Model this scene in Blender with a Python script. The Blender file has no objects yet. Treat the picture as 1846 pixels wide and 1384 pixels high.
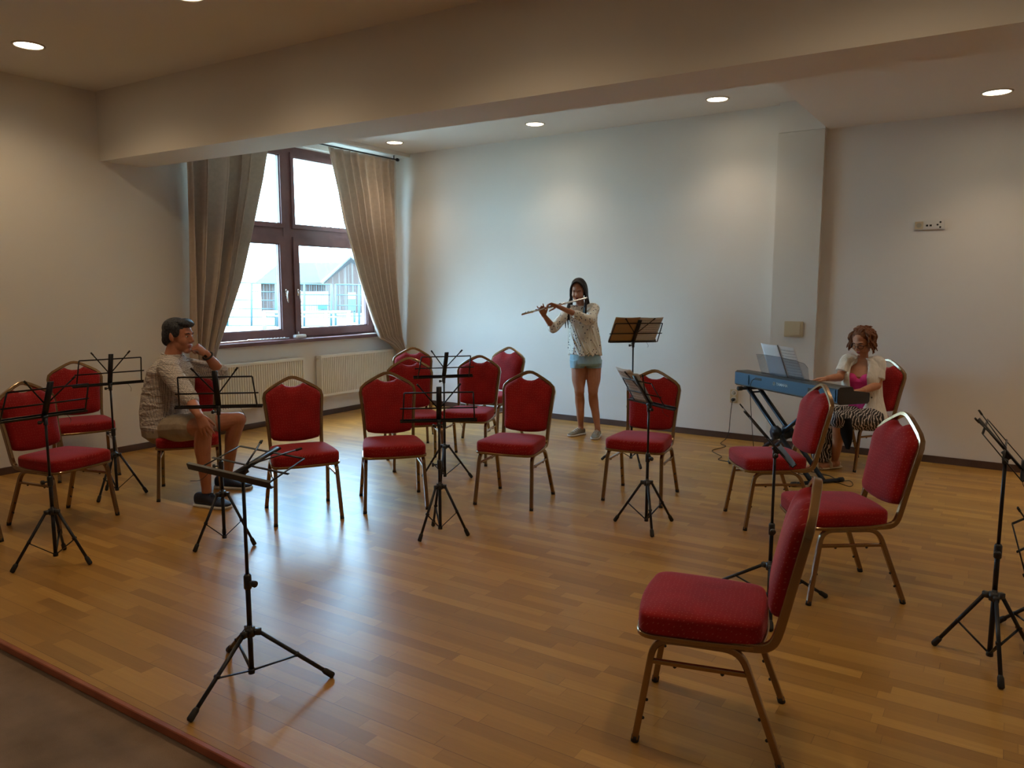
import bpy, bmesh, math, random
from mathutils import Vector, Matrix, Quaternion, noise
import numpy as np
random.seed(7)
C = bpy.context.scene
COL = C.collection
PI = math.pi

# ---------------------------------------------------------------- camera
FPX, CXP, CYP, HC = 1387.0, 923.0, 692.0, 1.6
PITCH = math.atan(174.0/1387.0); YAW = math.radians(32.83)
FW = Vector((-math.sin(YAW)*math.cos(PITCH), math.cos(YAW)*math.cos(PITCH), -math.sin(PITCH)))
RT = Vector((math.cos(YAW), math.sin(YAW), 0)); UP = RT.cross(FW)
FH = Vector((-math.sin(YAW), math.cos(YAW), 0)); ZZ = Vector((0, 0, 1))
CAMP = Vector((0, 0, HC))
cam = bpy.data.cameras.new('camera'); cam.sensor_width = 36.0; cam.lens = FPX/1846.0*36.0
cam.clip_start = 0.05; cam.clip_end = 500
camo = bpy.data.objects.new('camera', cam); COL.objects.link(camo)
camo.matrix_world = Matrix(((RT.x, UP.x, -FW.x, 0), (RT.y, UP.y, -FW.y, 0), (RT.z, UP.z, -FW.z, HC), (0, 0, 0, 1)))
C.camera = camo
C.view_settings.view_transform = 'Standard'; C.view_settings.look = 'None'
C.view_settings.gamma = 1.0; C.view_settings.use_curve_mapping = False
C.view_settings.exposure = 1.2

def P(px, py, d):
    """the point seen at a pixel of the photograph at a given depth in metres"""
    return CAMP + (FW + RT*((px-CXP)/FPX) + UP*((CYP-py)/FPX))*d

# ---------------------------------------------------------------- world, sun
w = bpy.data.worlds.new('sky'); C.world = w; w.use_nodes = True
nt = w.node_tree; nt.nodes.clear()
out = nt.nodes.new('ShaderNodeOutputWorld'); bg = nt.nodes.new('ShaderNodeBackground')
tc = nt.nodes.new('ShaderNodeTexCoord'); sx = nt.nodes.new('ShaderNodeSeparateXYZ'); rmp = nt.nodes.new('ShaderNodeValToRGB')
nt.links.new(tc.outputs['Generated'], sx.inputs[0]); nt.links.new(sx.outputs['Z'], rmp.inputs[0])
rmp.color_ramp.elements[0].position = 0.0; rmp.color_ramp.elements[0].color = (0.52, 0.84, 1.0, 1); e_ = rmp.color_ramp.elements.new(.14); e_.color = (.22, .68, 1.0, 1)
rmp.color_ramp.elements[1].position = 0.6; rmp.color_ramp.elements[1].color = (0.30, 0.62, 1.0, 1)
nt.links.new(rmp.outputs[0], bg.inputs[0]); bg.inputs[1].default_value = 11.0
nt.links.new(bg.outputs[0], out.inputs[0])

sl = bpy.data.lights.new('sun', 'SUN'); sl.energy = 1.0; sl.angle = 0.02; sl.color = (1, .95, .88)
so = bpy.data.objects.new('sun', sl); COL.objects.link(so)
so.rotation_euler = Vector((-0.55, 0.35, -0.75)).to_track_quat('-Z', 'Y').to_euler()
# ---------------------------------------------------------------- helpers
def link(o, parent=None):
    COL.objects.link(o)
    if parent is not None: o.parent = parent
    return o
def tag(o, label=None, cat=None, group=None, kind=None):
    if label: o['label'] = label
    if cat: o['category'] = cat
    if group: o['group'] = group
    if kind: o['kind'] = kind
    return o
def empty(name, loc=(0,0,0), rz=0, label=None, cat=None, group=None, kind=None):
    o = bpy.data.objects.new(name, None); o.empty_display_size = .1
    o.location = loc; o.rotation_euler = (0, 0, rz); link(o); return tag(o, label, cat, group, kind)
def obj(name, bm, mat, parent=None, smooth=True, mods=None):
    me = bpy.data.meshes.new(name)
    bmesh.ops.recalc_face_normals(bm, faces=bm.faces)
    bm.to_mesh(me); bm.free()
    if smooth:
        for p in me.polygons: p.use_smooth = True
    mats = mat if isinstance(mat, (list, tuple)) else [mat]
    for m in mats: me.materials.append(m)
    o = bpy.data.objects.new(name, me); link(o, parent)
    if smooth == 'sharp': me.set_sharp_from_angle(angle=math.radians(36))
    return o
def place_tree(root, parent=None):
    c = root.copy(); COL.objects.link(c); c.parent = parent
    for ch in list(root.children): place_tree(ch, c)
    return c
def box(bm, lo, hi, M=None, mi=0):
    vs = [bm.verts.new((x, y, z)) for x in (lo[0], hi[0]) for y in (lo[1], hi[1]) for z in (lo[2], hi[2])]
    if M is not None:
        for v in vs: v.co = M @ v.co
    for f in ((0,1,3,2),(4,6,7,5),(0,4,5,1),(2,3,7,6),(0,2,6,4),(1,5,7,3)):
        fc = bm.faces.new([vs[i] for i in f]); fc.material_index = mi
def obox(bm, c, ax, ay, az, mi=0):
    """box centred at c with half axes"""
    c = Vector(c)
    vs = [bm.verts.new(c+ax*i+ay*j+az*k) for i in (-1,1) for j in (-1,1) for k in (-1,1)]
    for f in ((0,1,3,2),(4,6,7,5),(0,4,5,1),(2,3,7,6),(0,2,6,4),(1,5,7,3)):
        fc = bm.faces.new([vs[i] for i in f]); fc.material_index = mi
def rings(bm, rs, cap=True, closed=False, mi=0):
    R = [[bm.verts.new(p) for p in r] for r in rs]; n = len(R[0])
    rng = range(len(R)) if closed else range(len(R)-1)
    for i in rng:
        a, b = R[i], R[(i+1) % len(R)]
        for j in range(n):
            f = bm.faces.new((a[j], a[(j+1) % n], b[(j+1) % n], b[j])); f.material_index = mi
    if cap and not closed:
        f = bm.faces.new(R[0][::-1]); f.material_index = mi
        f = bm.faces.new(R[-1]); f.material_index = mi
def tube(bm, pts, r, n=10, cap=True, closed=False, mi=0, flat=None, up=None):
    """sweep; r number or list; flat=(a,b): rounded rectangular profile half sizes, a along 'up' side axis"""
    pts = [Vector(p) for p in pts]; m = len(pts); T = []
    for i in range(m):
        if closed: t = pts[(i+1) % m]-pts[i-1]
        else: t = pts[min(i+1, m-1)]-pts[max(i-1, 0)]
        T.append(t.normalized())
    ref = Vector(up) if up is not None else (ZZ if abs(T[0].z) < .9 else Vector((1, 0, 0)))
    s = T[0].cross(ref)
    if s.length < 1e-6: s = T[0].cross(Vector((0, 1, 0)))
    s.normalize(); rs = []
    for i in range(m):
        s = (s - T[i]*s.dot(T[i])).normalized(); u = s.cross(T[i])
        if flat:
            a, b = flat; k = min(a, b)*.28; pr = [(a, b-k), (a-k, b), (-a+k, b), (-a, b-k), (-a, -b+k), (-a+k, -b), (a-k, -b), (a, -b+k)]
            rs.append([pts[i]+s*x+u*y for x, y in pr])
        else:
            rr = r[i] if isinstance(r, (list, tuple)) else r
            rs.append([pts[i]+s*(rr*math.cos(2*PI*j/n))+u*(rr*math.sin(2*PI*j/n)) for j in range(n)])
    rings(bm, rs, cap, closed, mi)
def ell(bm, c, ax, ay, az, nu=16, nv=10, mi=0):
    """ellipsoid with half-axis vectors"""
    c = Vector(c); top = bm.verts.new(c+az); bot = bm.verts.new(c-az); R = []
    for i in range(1, nv):
        t = PI*i/nv
        R.append([bm.verts.new(c+az*math.cos(t)+(ax*math.cos(2*PI*j/nu)+ay*math.sin(2*PI*j/nu))*math.sin(t)) for j in range(nu)])
    for j in range(nu):
        k = (j+1) % nu
        bm.faces.new((top, R[0][j], R[0][k])).material_index = mi
        bm.faces.new((bot, R[-1][k], R[-1][j])).material_index = mi
        for i in range(len(R)-1): bm.faces.new((R[i][j], R[i+1][j], R[i+1][k], R[i][k])).material_index = mi
def ball(bm, c, r, n=12): ell(bm, c, Vector((r,0,0)), Vector((0,r,0)), Vector((0,0,r)), n, max(6, n//2+2))
def capsule(bm, a, b, ra, rb, n=12):
    a = Vector(a); b = Vector(b); ball(bm, a, ra, n); ball(bm, b, rb, n); tube(bm, [a, b], [ra, rb], n)
def chain(bm, pts, rs, n=12):
    for i in range(len(pts)-1): capsule(bm, pts[i], pts[i+1], rs[i], rs[i+1], n)
def disc_solid(bm, c, ax, r, h, n=20, r2=None):
    ax = Vector(ax).normalized(); c = Vector(c); tube(bm, [c-ax*h/2, c+ax*h/2], [r, r if r2 is None else r2], n)
def arc(p0, p1, p2, n=6):
    """quadratic bend"""
    p0, p1, p2 = Vector(p0), Vector(p1), Vector(p2)
    return [p0*(1-t)**2+p1*2*t*(1-t)+p2*t*t for t in [i/n for i in range(n+1)]]
def bend(pts, r, n=5):
    """polyline with rounded corners"""
    pts = [Vector(p) for p in pts]; o = [pts[0]]
    for i in range(1, len(pts)-1):
        a, b, c = pts[i-1], pts[i], pts[i+1]
        rr = min(r, (a-b).length*.48, (c-b).length*.48)
        o += arc(b+(a-b).normalized()*rr, b, b+(c-b).normalized()*rr, n)
    o.append(pts[-1]); return o

# ---------------------------------------------------------------- materials
def mat(name, col, rough=.5, metal=0., spec=.5, **k):
    m = bpy.data.materials.new(name); m.use_nodes = True; b = m.node_tree.nodes['Principled BSDF']
    b.inputs['Base Color'].default_value = (*col, 1); b.inputs['Roughness'].default_value = rough
    b.inputs['Metallic'].default_value = metal; b.inputs['Specular IOR Level'].default_value = spec
    for a, v in k.items(): b.inputs[a.replace('_', ' ')].default_value = v
    return m
def N(m, t, **k):
    n = m.node_tree.nodes.new(t)
    for a, v in k.items(): setattr(n, a, v)
    return n
def L(m, a, b): m.node_tree.links.new(a, b)
def BS(m): return m.node_tree.nodes['Principled BSDF']
def mth(m, op, a, b=None, c=None):
    n = N(m, 'ShaderNodeMath', operation=op)
    for i, v in enumerate((a, b, c)):
        if v is None: continue
        if isinstance(v, (int, float)): n.inputs[i].default_value = v
        else: L(m, v, n.inputs[i])
    return n.outputs[0]
def ramp(m, fac, stops):
    r = N(m, 'ShaderNodeValToRGB'); L(m, fac, r.inputs[0]); e = r.color_ramp.elements
    while len(e) < len(stops): e.new(.5)
    for i, (p, c) in enumerate(stops): e[i].position = p; e[i].color = (*c, 1)
    return r.outputs[0]
def ntex(m, scale, detail=3, vec=None, rough=.5, dist=0):
    n = N(m, 'ShaderNodeTexNoise'); n.inputs['Scale'].default_value = scale; n.inputs['Detail'].default_value = detail
    n.inputs['Roughness'].default_value = rough; n.inputs['Distortion'].default_value = dist
    if vec is None: vec = N(m, 'ShaderNodeTexCoord').outputs['Object']
    L(m, vec, n.inputs['Vector']); return n
def bump(m, h, strength=.2, dist=.01):
    b = N(m, 'ShaderNodeBump'); b.inputs['Strength'].default_value = strength; b.inputs['Distance'].default_value = dist
    L(m, h, b.inputs['Height']); L(m, b.outputs[0], BS(m).inputs['Normal'])
def mixc(m, fac, a, b):
    n = N(m, 'ShaderNodeMix', data_type='RGBA')
    if isinstance(fac, (int, float)): n.inputs[0].default_value = fac
    else: L(m, fac, n.inputs[0])
    for i, v in ((6, a), (7, b)):
        if isinstance(v, tuple): n.inputs[i].default_value = (*v, 1)
        else: L(m, v, n.inputs[i])
    return n.outputs[2]
def varied(m, c1, c2, scale=3., detail=3, bs=0, bd=.002, bscale=None):
    n = ntex(m, scale, detail); L(m, ramp(m, n.outputs[0], [(.3, c1), (.7, c2)]), BS(m).inputs['Base Color'])
    if bs: bump(m, ntex(m, bscale or scale*8, 4).outputs[0], bs, bd)
    return m

M = {}
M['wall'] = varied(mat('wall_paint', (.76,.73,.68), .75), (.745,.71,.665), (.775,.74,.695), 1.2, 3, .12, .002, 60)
M['pil_tone'] = varied(mat('pilaster_tone', (.70,.665,.61), .8), (.685,.65,.595), (.715,.68,.625), 1.2, 3, .12, .002, 60)  # a little darker than the wall colour so the pilaster stands out
M['ceil'] = varied(mat('ceiling_paint', (.78,.75,.71), .85), (.77,.735,.695), (.79,.755,.715), .8, 2, .1, .002, 70)
M['base'] = varied(mat('baseboard_wood', (.06,.035,.03), .45), (.07,.036,.026), (.10,.055,.04), 6, 4)
# floor: parquet strips along X
def floor_mat():
    m = mat('parquet', (.4,.2,.08), .25)
    co = N(m, 'ShaderNodeTexCoord').outputs['Object']; s = N(m, 'ShaderNodeSeparateXYZ'); L(m, co, s.inputs[0])
    X, Y = s.outputs[0], s.outputs[1]
    row = mth(m, 'FLOOR', mth(m, 'DIVIDE', Y, .066))
    wn = N(m, 'ShaderNodeTexWhiteNoise', noise_dimensions='1D'); L(m, row, wn.inputs['W'])
    xo = mth(m, 'ADD', X, mth(m, 'MULTIPLY', wn.outputs['Value'], 3.7))
    # uneven strip lengths: warp x a little before cutting it
    wn2 = N(m, 'ShaderNodeTexNoise', noise_dimensions='2D'); wn2.inputs['Scale'].default_value = 1.0; wn2.inputs['Detail'].default_value = 0
    cb = N(m, 'ShaderNodeCombineXYZ'); L(m, mth(m, 'MULTIPLY', xo, 1.3), cb.inputs[0]); L(m, mth(m, 'MULTIPLY', row, 7.31), cb.inputs[1]); L(m, cb.outputs[0], wn2.inputs['Vector'])
    xw = mth(m, 'ADD', xo, mth(m, 'MULTIPLY', wn2.outputs[0], .35))
    u = mth(m, 'DIVIDE', xw, .46); seg = mth(m, 'FLOOR', u)
    c2 = N(m, 'ShaderNodeCombineXYZ'); L(m, row, c2.inputs[0]); L(m, seg, c2.inputs[1])
    wn3 = N(m, 'ShaderNodeTexWhiteNoise', noise_dimensions='2D'); L(m, c2.outputs[0], wn3.inputs['Vector'])
    tone = wn3.outputs['Value']
    # grain
    gv = N(m, 'ShaderNodeCombineXYZ'); L(m, mth(m, 'MULTIPLY', X, 2.2), gv.inputs[0]); L(m, mth(m, 'MULTIPLY', Y, 60), gv.inputs[1])
    L(m, mth(m, 'MULTIPLY', tone, 40), gv.inputs[2])
    g = N(m, 'ShaderNodeTexNoise'); g.inputs['Scale'].default_value = 1.; g.inputs['Detail'].default_value = 5; g.inputs['Roughness'].default_value = .65; L(m, gv.outputs[0], g.inputs['Vector'])
    t2 = mth(m, 'ADD', mth(m, 'MULTIPLY', tone, .62), mth(m, 'MULTIPLY', g.outputs[0], .5))
    colr = ramp(m, t2, [(.1, (.29,.140,.030)), (.4, (.365,.185,.038)), (.65, (.425,.222,.047)), (.88, (.50,.272,.062)), (1., (.60,.35,.095))])
    fy = mth(m, 'FRACT', mth(m, 'DIVIDE', Y, .066)); ey = mth(m, 'LESS_THAN', fy, .022)
    fy3 = mth(m, 'FRACT', mth(m, 'DIVIDE', Y, .198)); ey3 = mth(m, 'LESS_THAN', fy3, .012)
    ex = mth(m, 'LESS_THAN', mth(m, 'FRACT', u), .005)
    e = mth(m, 'MAXIMUM', mth(m, 'MAXIMUM', mth(m, 'MULTIPLY', ey, .25), ey3), mth(m, 'MULTIPLY', ex, .6))
    L(m, mixc(m, mth(m, 'MULTIPLY', e, .75), colr, (.12,.05,.018)), BS(m).inputs['Base Color'])
    rn = ntex(m, 2.2, 4)
    L(m, mth(m, 'ADD', mth(m, 'MULTIPLY', rn.outputs[0], .10), mth(m, 'MULTIPLY', g.outputs[0], .10)), BS(m).inputs['Roughness'])
    b = BS(m); b.inputs['Specular IOR Level'].default_value = .42
    # rougher lacquer
    radd = mth(m, 'ADD', mth(m, 'ADD', mth(m, 'MULTIPLY', rn.outputs[0], .12), mth(m, 'MULTIPLY', g.outputs[0], .08)), .235)
    L(m, radd, b.inputs['Roughness'])
    wv = ntex(m, 5., 2)
    h = mth(m, 'SUBTRACT', mth(m, 'ADD', mth(m, 'MULTIPLY', g.outputs[0], .12), mth(m, 'MULTIPLY', wv.outputs[0], .6)), mth(m, 'MULTIPLY', e, .4))
    bump(m, h, .12, .004)
    return m
M['floor'] = floor_mat()
M['carpet'] = varied(mat('carpet', (.2,.13,.085), .95, spec=.1), (.18,.125,.085), (.31,.215,.15), 3.5, 6, .9, .005, 260)
M['edge'] = varied(mat('edge_trim', (.28,.07,.03), .35), (.25,.06,.025), (.36,.10,.045), 8, 3)
M['frame_wood'] = varied(mat('window_frame_wood', (.10,.045,.04), .4), (.13,.055,.055), (.19,.085,.08), 5, 4)
M['white'] = mat('white_plastic', (.72,.70,.66), .4)
M['cream'] = mat('cream_plastic', (.60,.50,.33), .4)
M['rad'] = mat('radiator_enamel', (.78,.74,.66), .35)
M['radgap'] = mat('radiator_recess', (.42,.38,.30), .5)
M['black'] = mat('black_paint', (.012,.013,.018), .38, .3)
M['rubber'] = mat('black_rubber', (.012,.012,.012), .7)
M['blackpl'] = mat('black_plastic', (.014,.015,.018), .35)
M['greymetal'] = mat('grey_metal', (.12,.12,.11), .35, .7)
M['gold'] = mat('gold_brown_metal', (.27,.155,.065), .27, .75, Coat_Weight=.7, Coat_Roughness=.12)
bump(M['gold'], ntex(M['gold'], 180, 2).outputs[0], .15, .001)
M['chrome'] = mat('chrome', (.7,.7,.7), .15, 1.)
M['silver'] = mat('silver', (.75,.73,.70), .22, 1.)
def fabric(seat):
    m = mat('red_fabric', (.42,.008,.014), .8, spec=.25, Sheen_Weight=.38, Sheen_Roughness=.4)
    BS(m).inputs['Sheen Tint'].default_value = (1, .35, .42, 1)
    co = N(m, 'ShaderNodeTexCoord').outputs['Object']
    s = N(m, 'ShaderNodeSeparateXYZ'); L(m, co, s.inputs[0]); cb = N(m, 'ShaderNodeCombineXYZ'); a, b_ = (1, 2) if seat else (2, 1)
    k_ = .7 if seat else .3
    L(m, mth(m, 'MULTIPLY_ADD', s.outputs[b_], k_, s.outputs[0]), cb.inputs[0]); L(m, mth(m, 'MULTIPLY_ADD', s.outputs[b_], k_, s.outputs[a]), cb.inputs[1])
    v = N(m, 'ShaderNodeTexVoronoi', voronoi_dimensions='2D'); v.inputs['Scale'].default_value = 58; v.inputs['Randomness'].default_value = .5; L(m, cb.outputs[0], v.inputs['Vector'])
    d = mth(m, 'LESS_THAN', v.outputs['Distance'], .13)
    n = ntex(m, 9, 3, co)
    base = ramp(m, n.outputs[0], [(.3, (.24,.005,.007)), (.7, (.33,.008,.009))])
    L(m, mixc(m, mth(m, 'MULTIPLY', d, .19), base, (.75,.28,.20)), BS(m).inputs['Base Color'])
    bump(m, ntex(m, 500, 2, co).outputs[0], .3, .001)
    return m
M['red'] = fabric(True); M['redback'] = fabric(False)
def curtain_mat():
    m = mat('curtain_cloth', (.52,.43,.34), .9, spec=.15, Sheen_Weight=.15)
    n = ntex(m, 25, 4); L(m, ramp(m, n.outputs[0], [(.3, (.56,.445,.36)), (.7, (.64,.515,.42))]), BS(m).inputs['Base Color'])
    bump(m, ntex(m, 600, 2).outputs[0], .2, .001)
    nt = m.node_tree; tr = N(m, 'ShaderNodeBsdfTranslucent'); tr.inputs[0].default_value = (.60,.50,.40,1)
    mx = N(m, 'ShaderNodeMixShader'); mx.inputs[0].default_value = .18
    L(m, BS(m).outputs[0], mx.inputs[1]); L(m, tr.outputs[0], mx.inputs[2]); L(m, mx.outputs[0], nt.nodes['Material Output'].inputs[0])
    return m
M['curtain'] = curtain_mat()
def glass_mat(name, tint=(1,1,1), refl=1.):
    m = bpy.data.materials.new(name); m.use_nodes = True; nt = m.node_tree; nt.nodes.clear()
    o = nt.nodes.new('ShaderNodeOutputMaterial'); t = nt.nodes.new('ShaderNodeBsdfTransparent'); t.inputs[0].default_value = (*tint, 1)
    g = nt.nodes.new('ShaderNodeBsdfGlossy'); g.inputs['Roughness'].default_value = .03
    mx = nt.nodes.new('ShaderNodeMixShader'); ge = nt.nodes.new('ShaderNodeNewGeometry'); dt = nt.nodes.new('ShaderNodeVectorMath'); dt.operation = 'DOT_PRODUCT'
    nt.links.new(ge.outputs['Normal'], dt.inputs[0]); nt.links.new(ge.outputs['Incoming'], dt.inputs[1])
    c = mth(m, 'SUBTRACT', 1.0, mth(m, 'ABSOLUTE', dt.outputs['Value']))
    f = mth(m, 'MULTIPLY_ADD', mth(m, 'POWER', c, 5.0), .96, .04)
    nt.links.new(f, mx.inputs[0]); nt.links.new(t.outputs[0], mx.inputs[1]); nt.links.new(g.outputs[0], mx.inputs[2]); nt.links.new(mx.outputs[0], o.inputs[0])
    return m
M['glass'] = glass_mat('window_glass', (.97,.99,1.)); M['acrylic'] = glass_mat('acrylic', (.80,.83,.86))
def emis(name, col, s):
    m = bpy.data.materials.new(name); m.use_nodes = True; b = BS(m); b.inputs['Base Color'].default_value = (*col, 1)
    b.inputs['Emission Color'].default_value = (*col, 1); b.inputs['Emission Strength'].default_value = s; return m
M['lamp'] = emis('lamp_glow', (1., .86, .62), 9.)
M['lampring'] = mat('lamp_ring', (.55,.50,.42), .4, .3)
def skin(name, a, b):
    m = mat(name, a, .5, spec=.35); varied(m, a, b, 14, 3); BS(m).inputs['Subsurface Weight'].default_value = 0.0; return m
M['skin_man'] = skin('skin_man', (.42,.17,.10), (.50,.215,.13))
M['skin_girl'] = skin('skin_girl', (.42,.185,.105), (.49,.225,.135))
M['skin_pian'] = skin('skin_pianist', (.42,.18,.095), (.50,.23,.13))
M['lip'] = mat('lips', (.36,.08,.07), .4)
M['eye'] = mat('eye_white', (.6,.58,.55), .2); M['iris'] = mat('iris', (.02,.012,.01), .15)
M['brow'] = mat('brow_hair', (.03,.018,.012), .8)
def hairm(name, a, b, vert=True):
    m = mat(name, a, .5, spec=.22); co = N(m, 'ShaderNodeTexCoord').outputs['Object']
    mp = N(m, 'ShaderNodeMapping'); mp.inputs['Scale'].default_value = (60, 60, 5 if vert else 25); L(m, co, mp.inputs[0])
    n = ntex(m, 2.2, 3, mp.outputs[0]); L(m, ramp(m, n.outputs[0], [(.3, a), (.75, b)]), BS(m).inputs['Base Color']); bump(m, n.outputs[0], .7, .006); return m
M['hair_man'] = hairm('hair_dark_grey', (.010,.011,.016), (.07,.075,.09), False)
M['hair_girl'] = hairm('hair_dark', (.005,.004,.004), (.024,.015,.011))
M['hair_pian'] = hairm('hair_auburn', (.075,.022,.010), (.25,.095,.035), False)
def check_shirt():
    m = mat('checked_shirt', (.5,.47,.45), .85, spec=.2); co = N(m, 'ShaderNodeTexCoord').outputs['Object']
    v = N(m, 'ShaderNodeTexVoronoi'); v.inputs['Scale'].default_value = 95; v.inputs['Randomness'].default_value = .15; L(m, co, v.inputs['Vector'])
    d = mth(m, 'LESS_THAN', v.outputs['Distance'], .36)
    L(m, mixc(m, mth(m, 'MULTIPLY', d, .85), (.52,.47,.43), (.05,.055,.10)), BS(m).inputs['Base Color'])
    mp = N(m, 'ShaderNodeMapping'); mp.inputs['Scale'].default_value = (1, 1, 3.2); L(m, co, mp.inputs[0])
    bump(m, ntex(m, 9, 4, mp.outputs[0], dist=.6).outputs[0], 1., .03); return m
M['shirt_man'] = check_shirt()
def dotted():
    m = mat('dotted_blouse', (.7,.66,.58), .85, spec=.2); co = N(m, 'ShaderNodeTexCoord').outputs['Object']
    v = N(m, 'ShaderNodeTexVoronoi'); v.inputs['Scale'].default_value = 34; v.inputs['Randomness'].default_value = .7; L(m, co, v.inputs['Vector'])
    d = mth(m, 'LESS_THAN', v.outputs['Distance'], .23)
    L(m, mixc(m, d, (.74,.70,.62), (.03,.035,.07)), BS(m).inputs['Base Color'])
    mp = N(m, 'ShaderNodeMapping'); mp.inputs['Scale'].default_value = (3, 3, .8); L(m, co, mp.inputs[0])
    bump(m, ntex(m, 6, 4, mp.outputs[0], dist=.5).outputs[0], .9, .03); return m
M['blouse'] = dotted()
def cloth(name, a, b, s=.7, sc=(2, 2, 1)):
    m = mat(name, a, .88, spec=.2); co = N(m, 'ShaderNodeTexCoord').outputs['Object']; mp = N(m, 'ShaderNodeMapping'); mp.inputs['Scale'].default_value = sc; L(m, co, mp.inputs[0])
    n = ntex(m, 5, 4, mp.outputs[0], dist=.5); L(m, ramp(m, n.outputs[0], [(.3, a), (.7, b)]), BS(m).inputs['Base Color']); bump(m, n.outputs[0], s, .025); return m
M['shorts_man'] = cloth('beige_shorts', (.33,.27,.20), (.42,.35,.27))
M['shorts_girl'] = cloth('light_denim', (.24,.38,.46), (.34,.50,.58), .4)
M['white_linen'] = cloth('white_linen', (.66,.62,.55), (.76,.72,.66), .8, (4, 4, 1))
M['pink'] = mat('pink_top', (.62,.02,.20), .7)
def zebra():
    m = mat('zebra_skirt', (.02,.02,.02), .8); co = N(m, 'ShaderNodeTexCoord').outputs['Object']
    wv = N(m, 'ShaderNodeTexWave'); wv.inputs['Scale'].default_value = 17; wv.inputs['Distortion'].default_value = 9; wv.inputs['Detail'].default_value = 2; wv.inputs['Detail Scale'].default_value = .8
    L(m, co, wv.inputs['Vector']); L(m, ramp(m, wv.outputs['Fac'], [(.74, (.012,.011,.013)), (.80, (.55,.48,.44))]), BS(m).inputs['Base Color'])
    return m
M['zebra'] = zebra(); M['blackcloth'] = mat('black_cloth', (.010,.010,.011), .9, spec=.15)
M['navy'] = mat('navy_shoe', (.010,.018,.045), .6); M['sole'] = mat('white_sole', (.62,.62,.62), .6)
M['greyshoe'] = mat('grey_canvas', (.20,.175,.125), .85); M['sandal'] = mat('cream_sandal', (.62,.50,.35), .5)
def sheet():
    m = mat('sheet_music', (.72,.70,.68), .7); uv = N(m, 'ShaderNodeTexCoord').outputs['UV']; s = N(m, 'ShaderNodeSeparateXYZ'); L(m, uv, s.inputs[0])
    u, v = s.outputs[0], s.outputs[1]
    st = mth(m, 'MULTIPLY', v, 11); fr = mth(m, 'FRACT', st)
    inband = mth(m, 'MULTIPLY', mth(m, 'GREATER_THAN', fr, .35), mth(m, 'LESS_THAN', fr, .85))
    ln = mth(m, 'LESS_THAN', mth(m, 'FRACT', mth(m, 'MULTIPLY', fr, 10)), .28)
    nn = N(m, 'ShaderNodeTexNoise'); nn.inputs['Scale'].default_value = 1; nn.inputs['Detail'].default_value = 1
    cb = N(m, 'ShaderNodeCombineXYZ'); L(m, mth(m, 'MULTIPLY', u, 46), cb.inputs[0]); L(m, mth(m, 'MULTIPLY', v, 60), cb.inputs[1]); L(m, cb.outputs[0], nn.inputs['Vector'])
    nt_ = mth(m, 'GREATER_THAN', nn.outputs[0], .56)
    ink = mth(m, 'MULTIPLY', inband, mth(m, 'MINIMUM', mth(m, 'ADD', mth(m, 'MULTIPLY', ln, .45), mth(m, 'MULTIPLY', nt_, .8)), 1))
    mar = mth(m, 'MULTIPLY', mth(m, 'MULTIPLY', mth(m, 'GREATER_THAN', u, .07), mth(m, 'LESS_THAN', u, .93)), mth(m, 'MULTIPLY', mth(m, 'GREATER_THAN', v, .05), mth(m, 'LESS_THAN', v, .93)))
    L(m, mixc(m, mth(m, 'MULTIPLY', ink, mar), (.72,.69,.66), (.12,.11,.14)), BS(m).inputs['Base Color'])
    nt = m.node_tree; tr = N(m, 'ShaderNodeBsdfTranslucent'); tr.inputs[0].default_value = (.6,.55,.5,1)
    mx = N(m, 'ShaderNodeMixShader'); mx.inputs[0].default_value = .15
    L(m, BS(m).outputs[0], mx.inputs[1]); L(m, tr.outputs[0], mx.inputs[2]); L(m, mx.outputs[0], nt.nodes['Material Output'].inputs[0])
    return m
M['sheet'] = sheet(); M['paper'] = mat('paper', (.68,.68,.70), .7); M['manila'] = mat('manila_cover', (.40,.25,.12), .7)
M['kbd'] = mat('keyboard_glare_blue', (.008,.055,.115), .38, .15); M['kbdtop'] = mat('keyboard_top', (.03,.028,.028), .45)  # rear panel: blue window glare on black plastic put into the colour
M['logo'] = mat('logo_print', (.45,.60,.68), .5); M['keyw'] = mat('white_key', (.75,.73,.68), .25); M['stickblue'] = mat('stand_tube_paint', (.015,.028,.05), .35, .4)

# ---------------------------------------------------------------- room shell
WX = -7.19                       # window wall plane
CH, SOF = 3.38, 3.09             # ceilings
def by(x, off=0): return 8.04-(x+2.06)*.034-off      # back wall line
def struct(name, bm, m, smooth=False, kind='structure'):
    o = obj(name, bm, m, None, smooth); o['kind'] = kind; return o
YN, XE, YS = 1.552, 3.2, -4.2
bm = bmesh.new()
box(bm, (-7.3, YN, -.12), (XE+.1, 8.6, 0)); struct('floor', bm, M['floor'])
bm = bmesh.new(); box(bm, (-7.3, YS-.1, -.16), (XE+.1, YN+.005, -.035))
o = struct('floor_carpet', bm, M['carpet'])
bm = bmesh.new(); tube(bm, [(-7.19, YN-.011, -.016), (XE, YN-.011, -.016)], 0, flat=(.011, .0175)); struct('trim_1', bm, M['edge'])
# window wall with opening
WY0, WY1, WZ0, WZ1 = 5.08, 7.86, .965, 3.26
bm = bmesh.new()
for lo, hi in (((WX-.35, YS-.1, -.2), (WX, WY0, CH)), ((WX-.35, WY1, -.2), (WX, 8.6, CH)), ((WX-.35, WY0, -.2), (WX, WY1, WZ0)), ((WX-.35, WY0, WZ1), (WX, WY1, CH))):
    box(bm, lo, hi)
bmesh.ops.remove_doubles(bm, verts=bm.verts, dist=1e-4)
struct('wall_window', bm, M['wall'])
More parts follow.
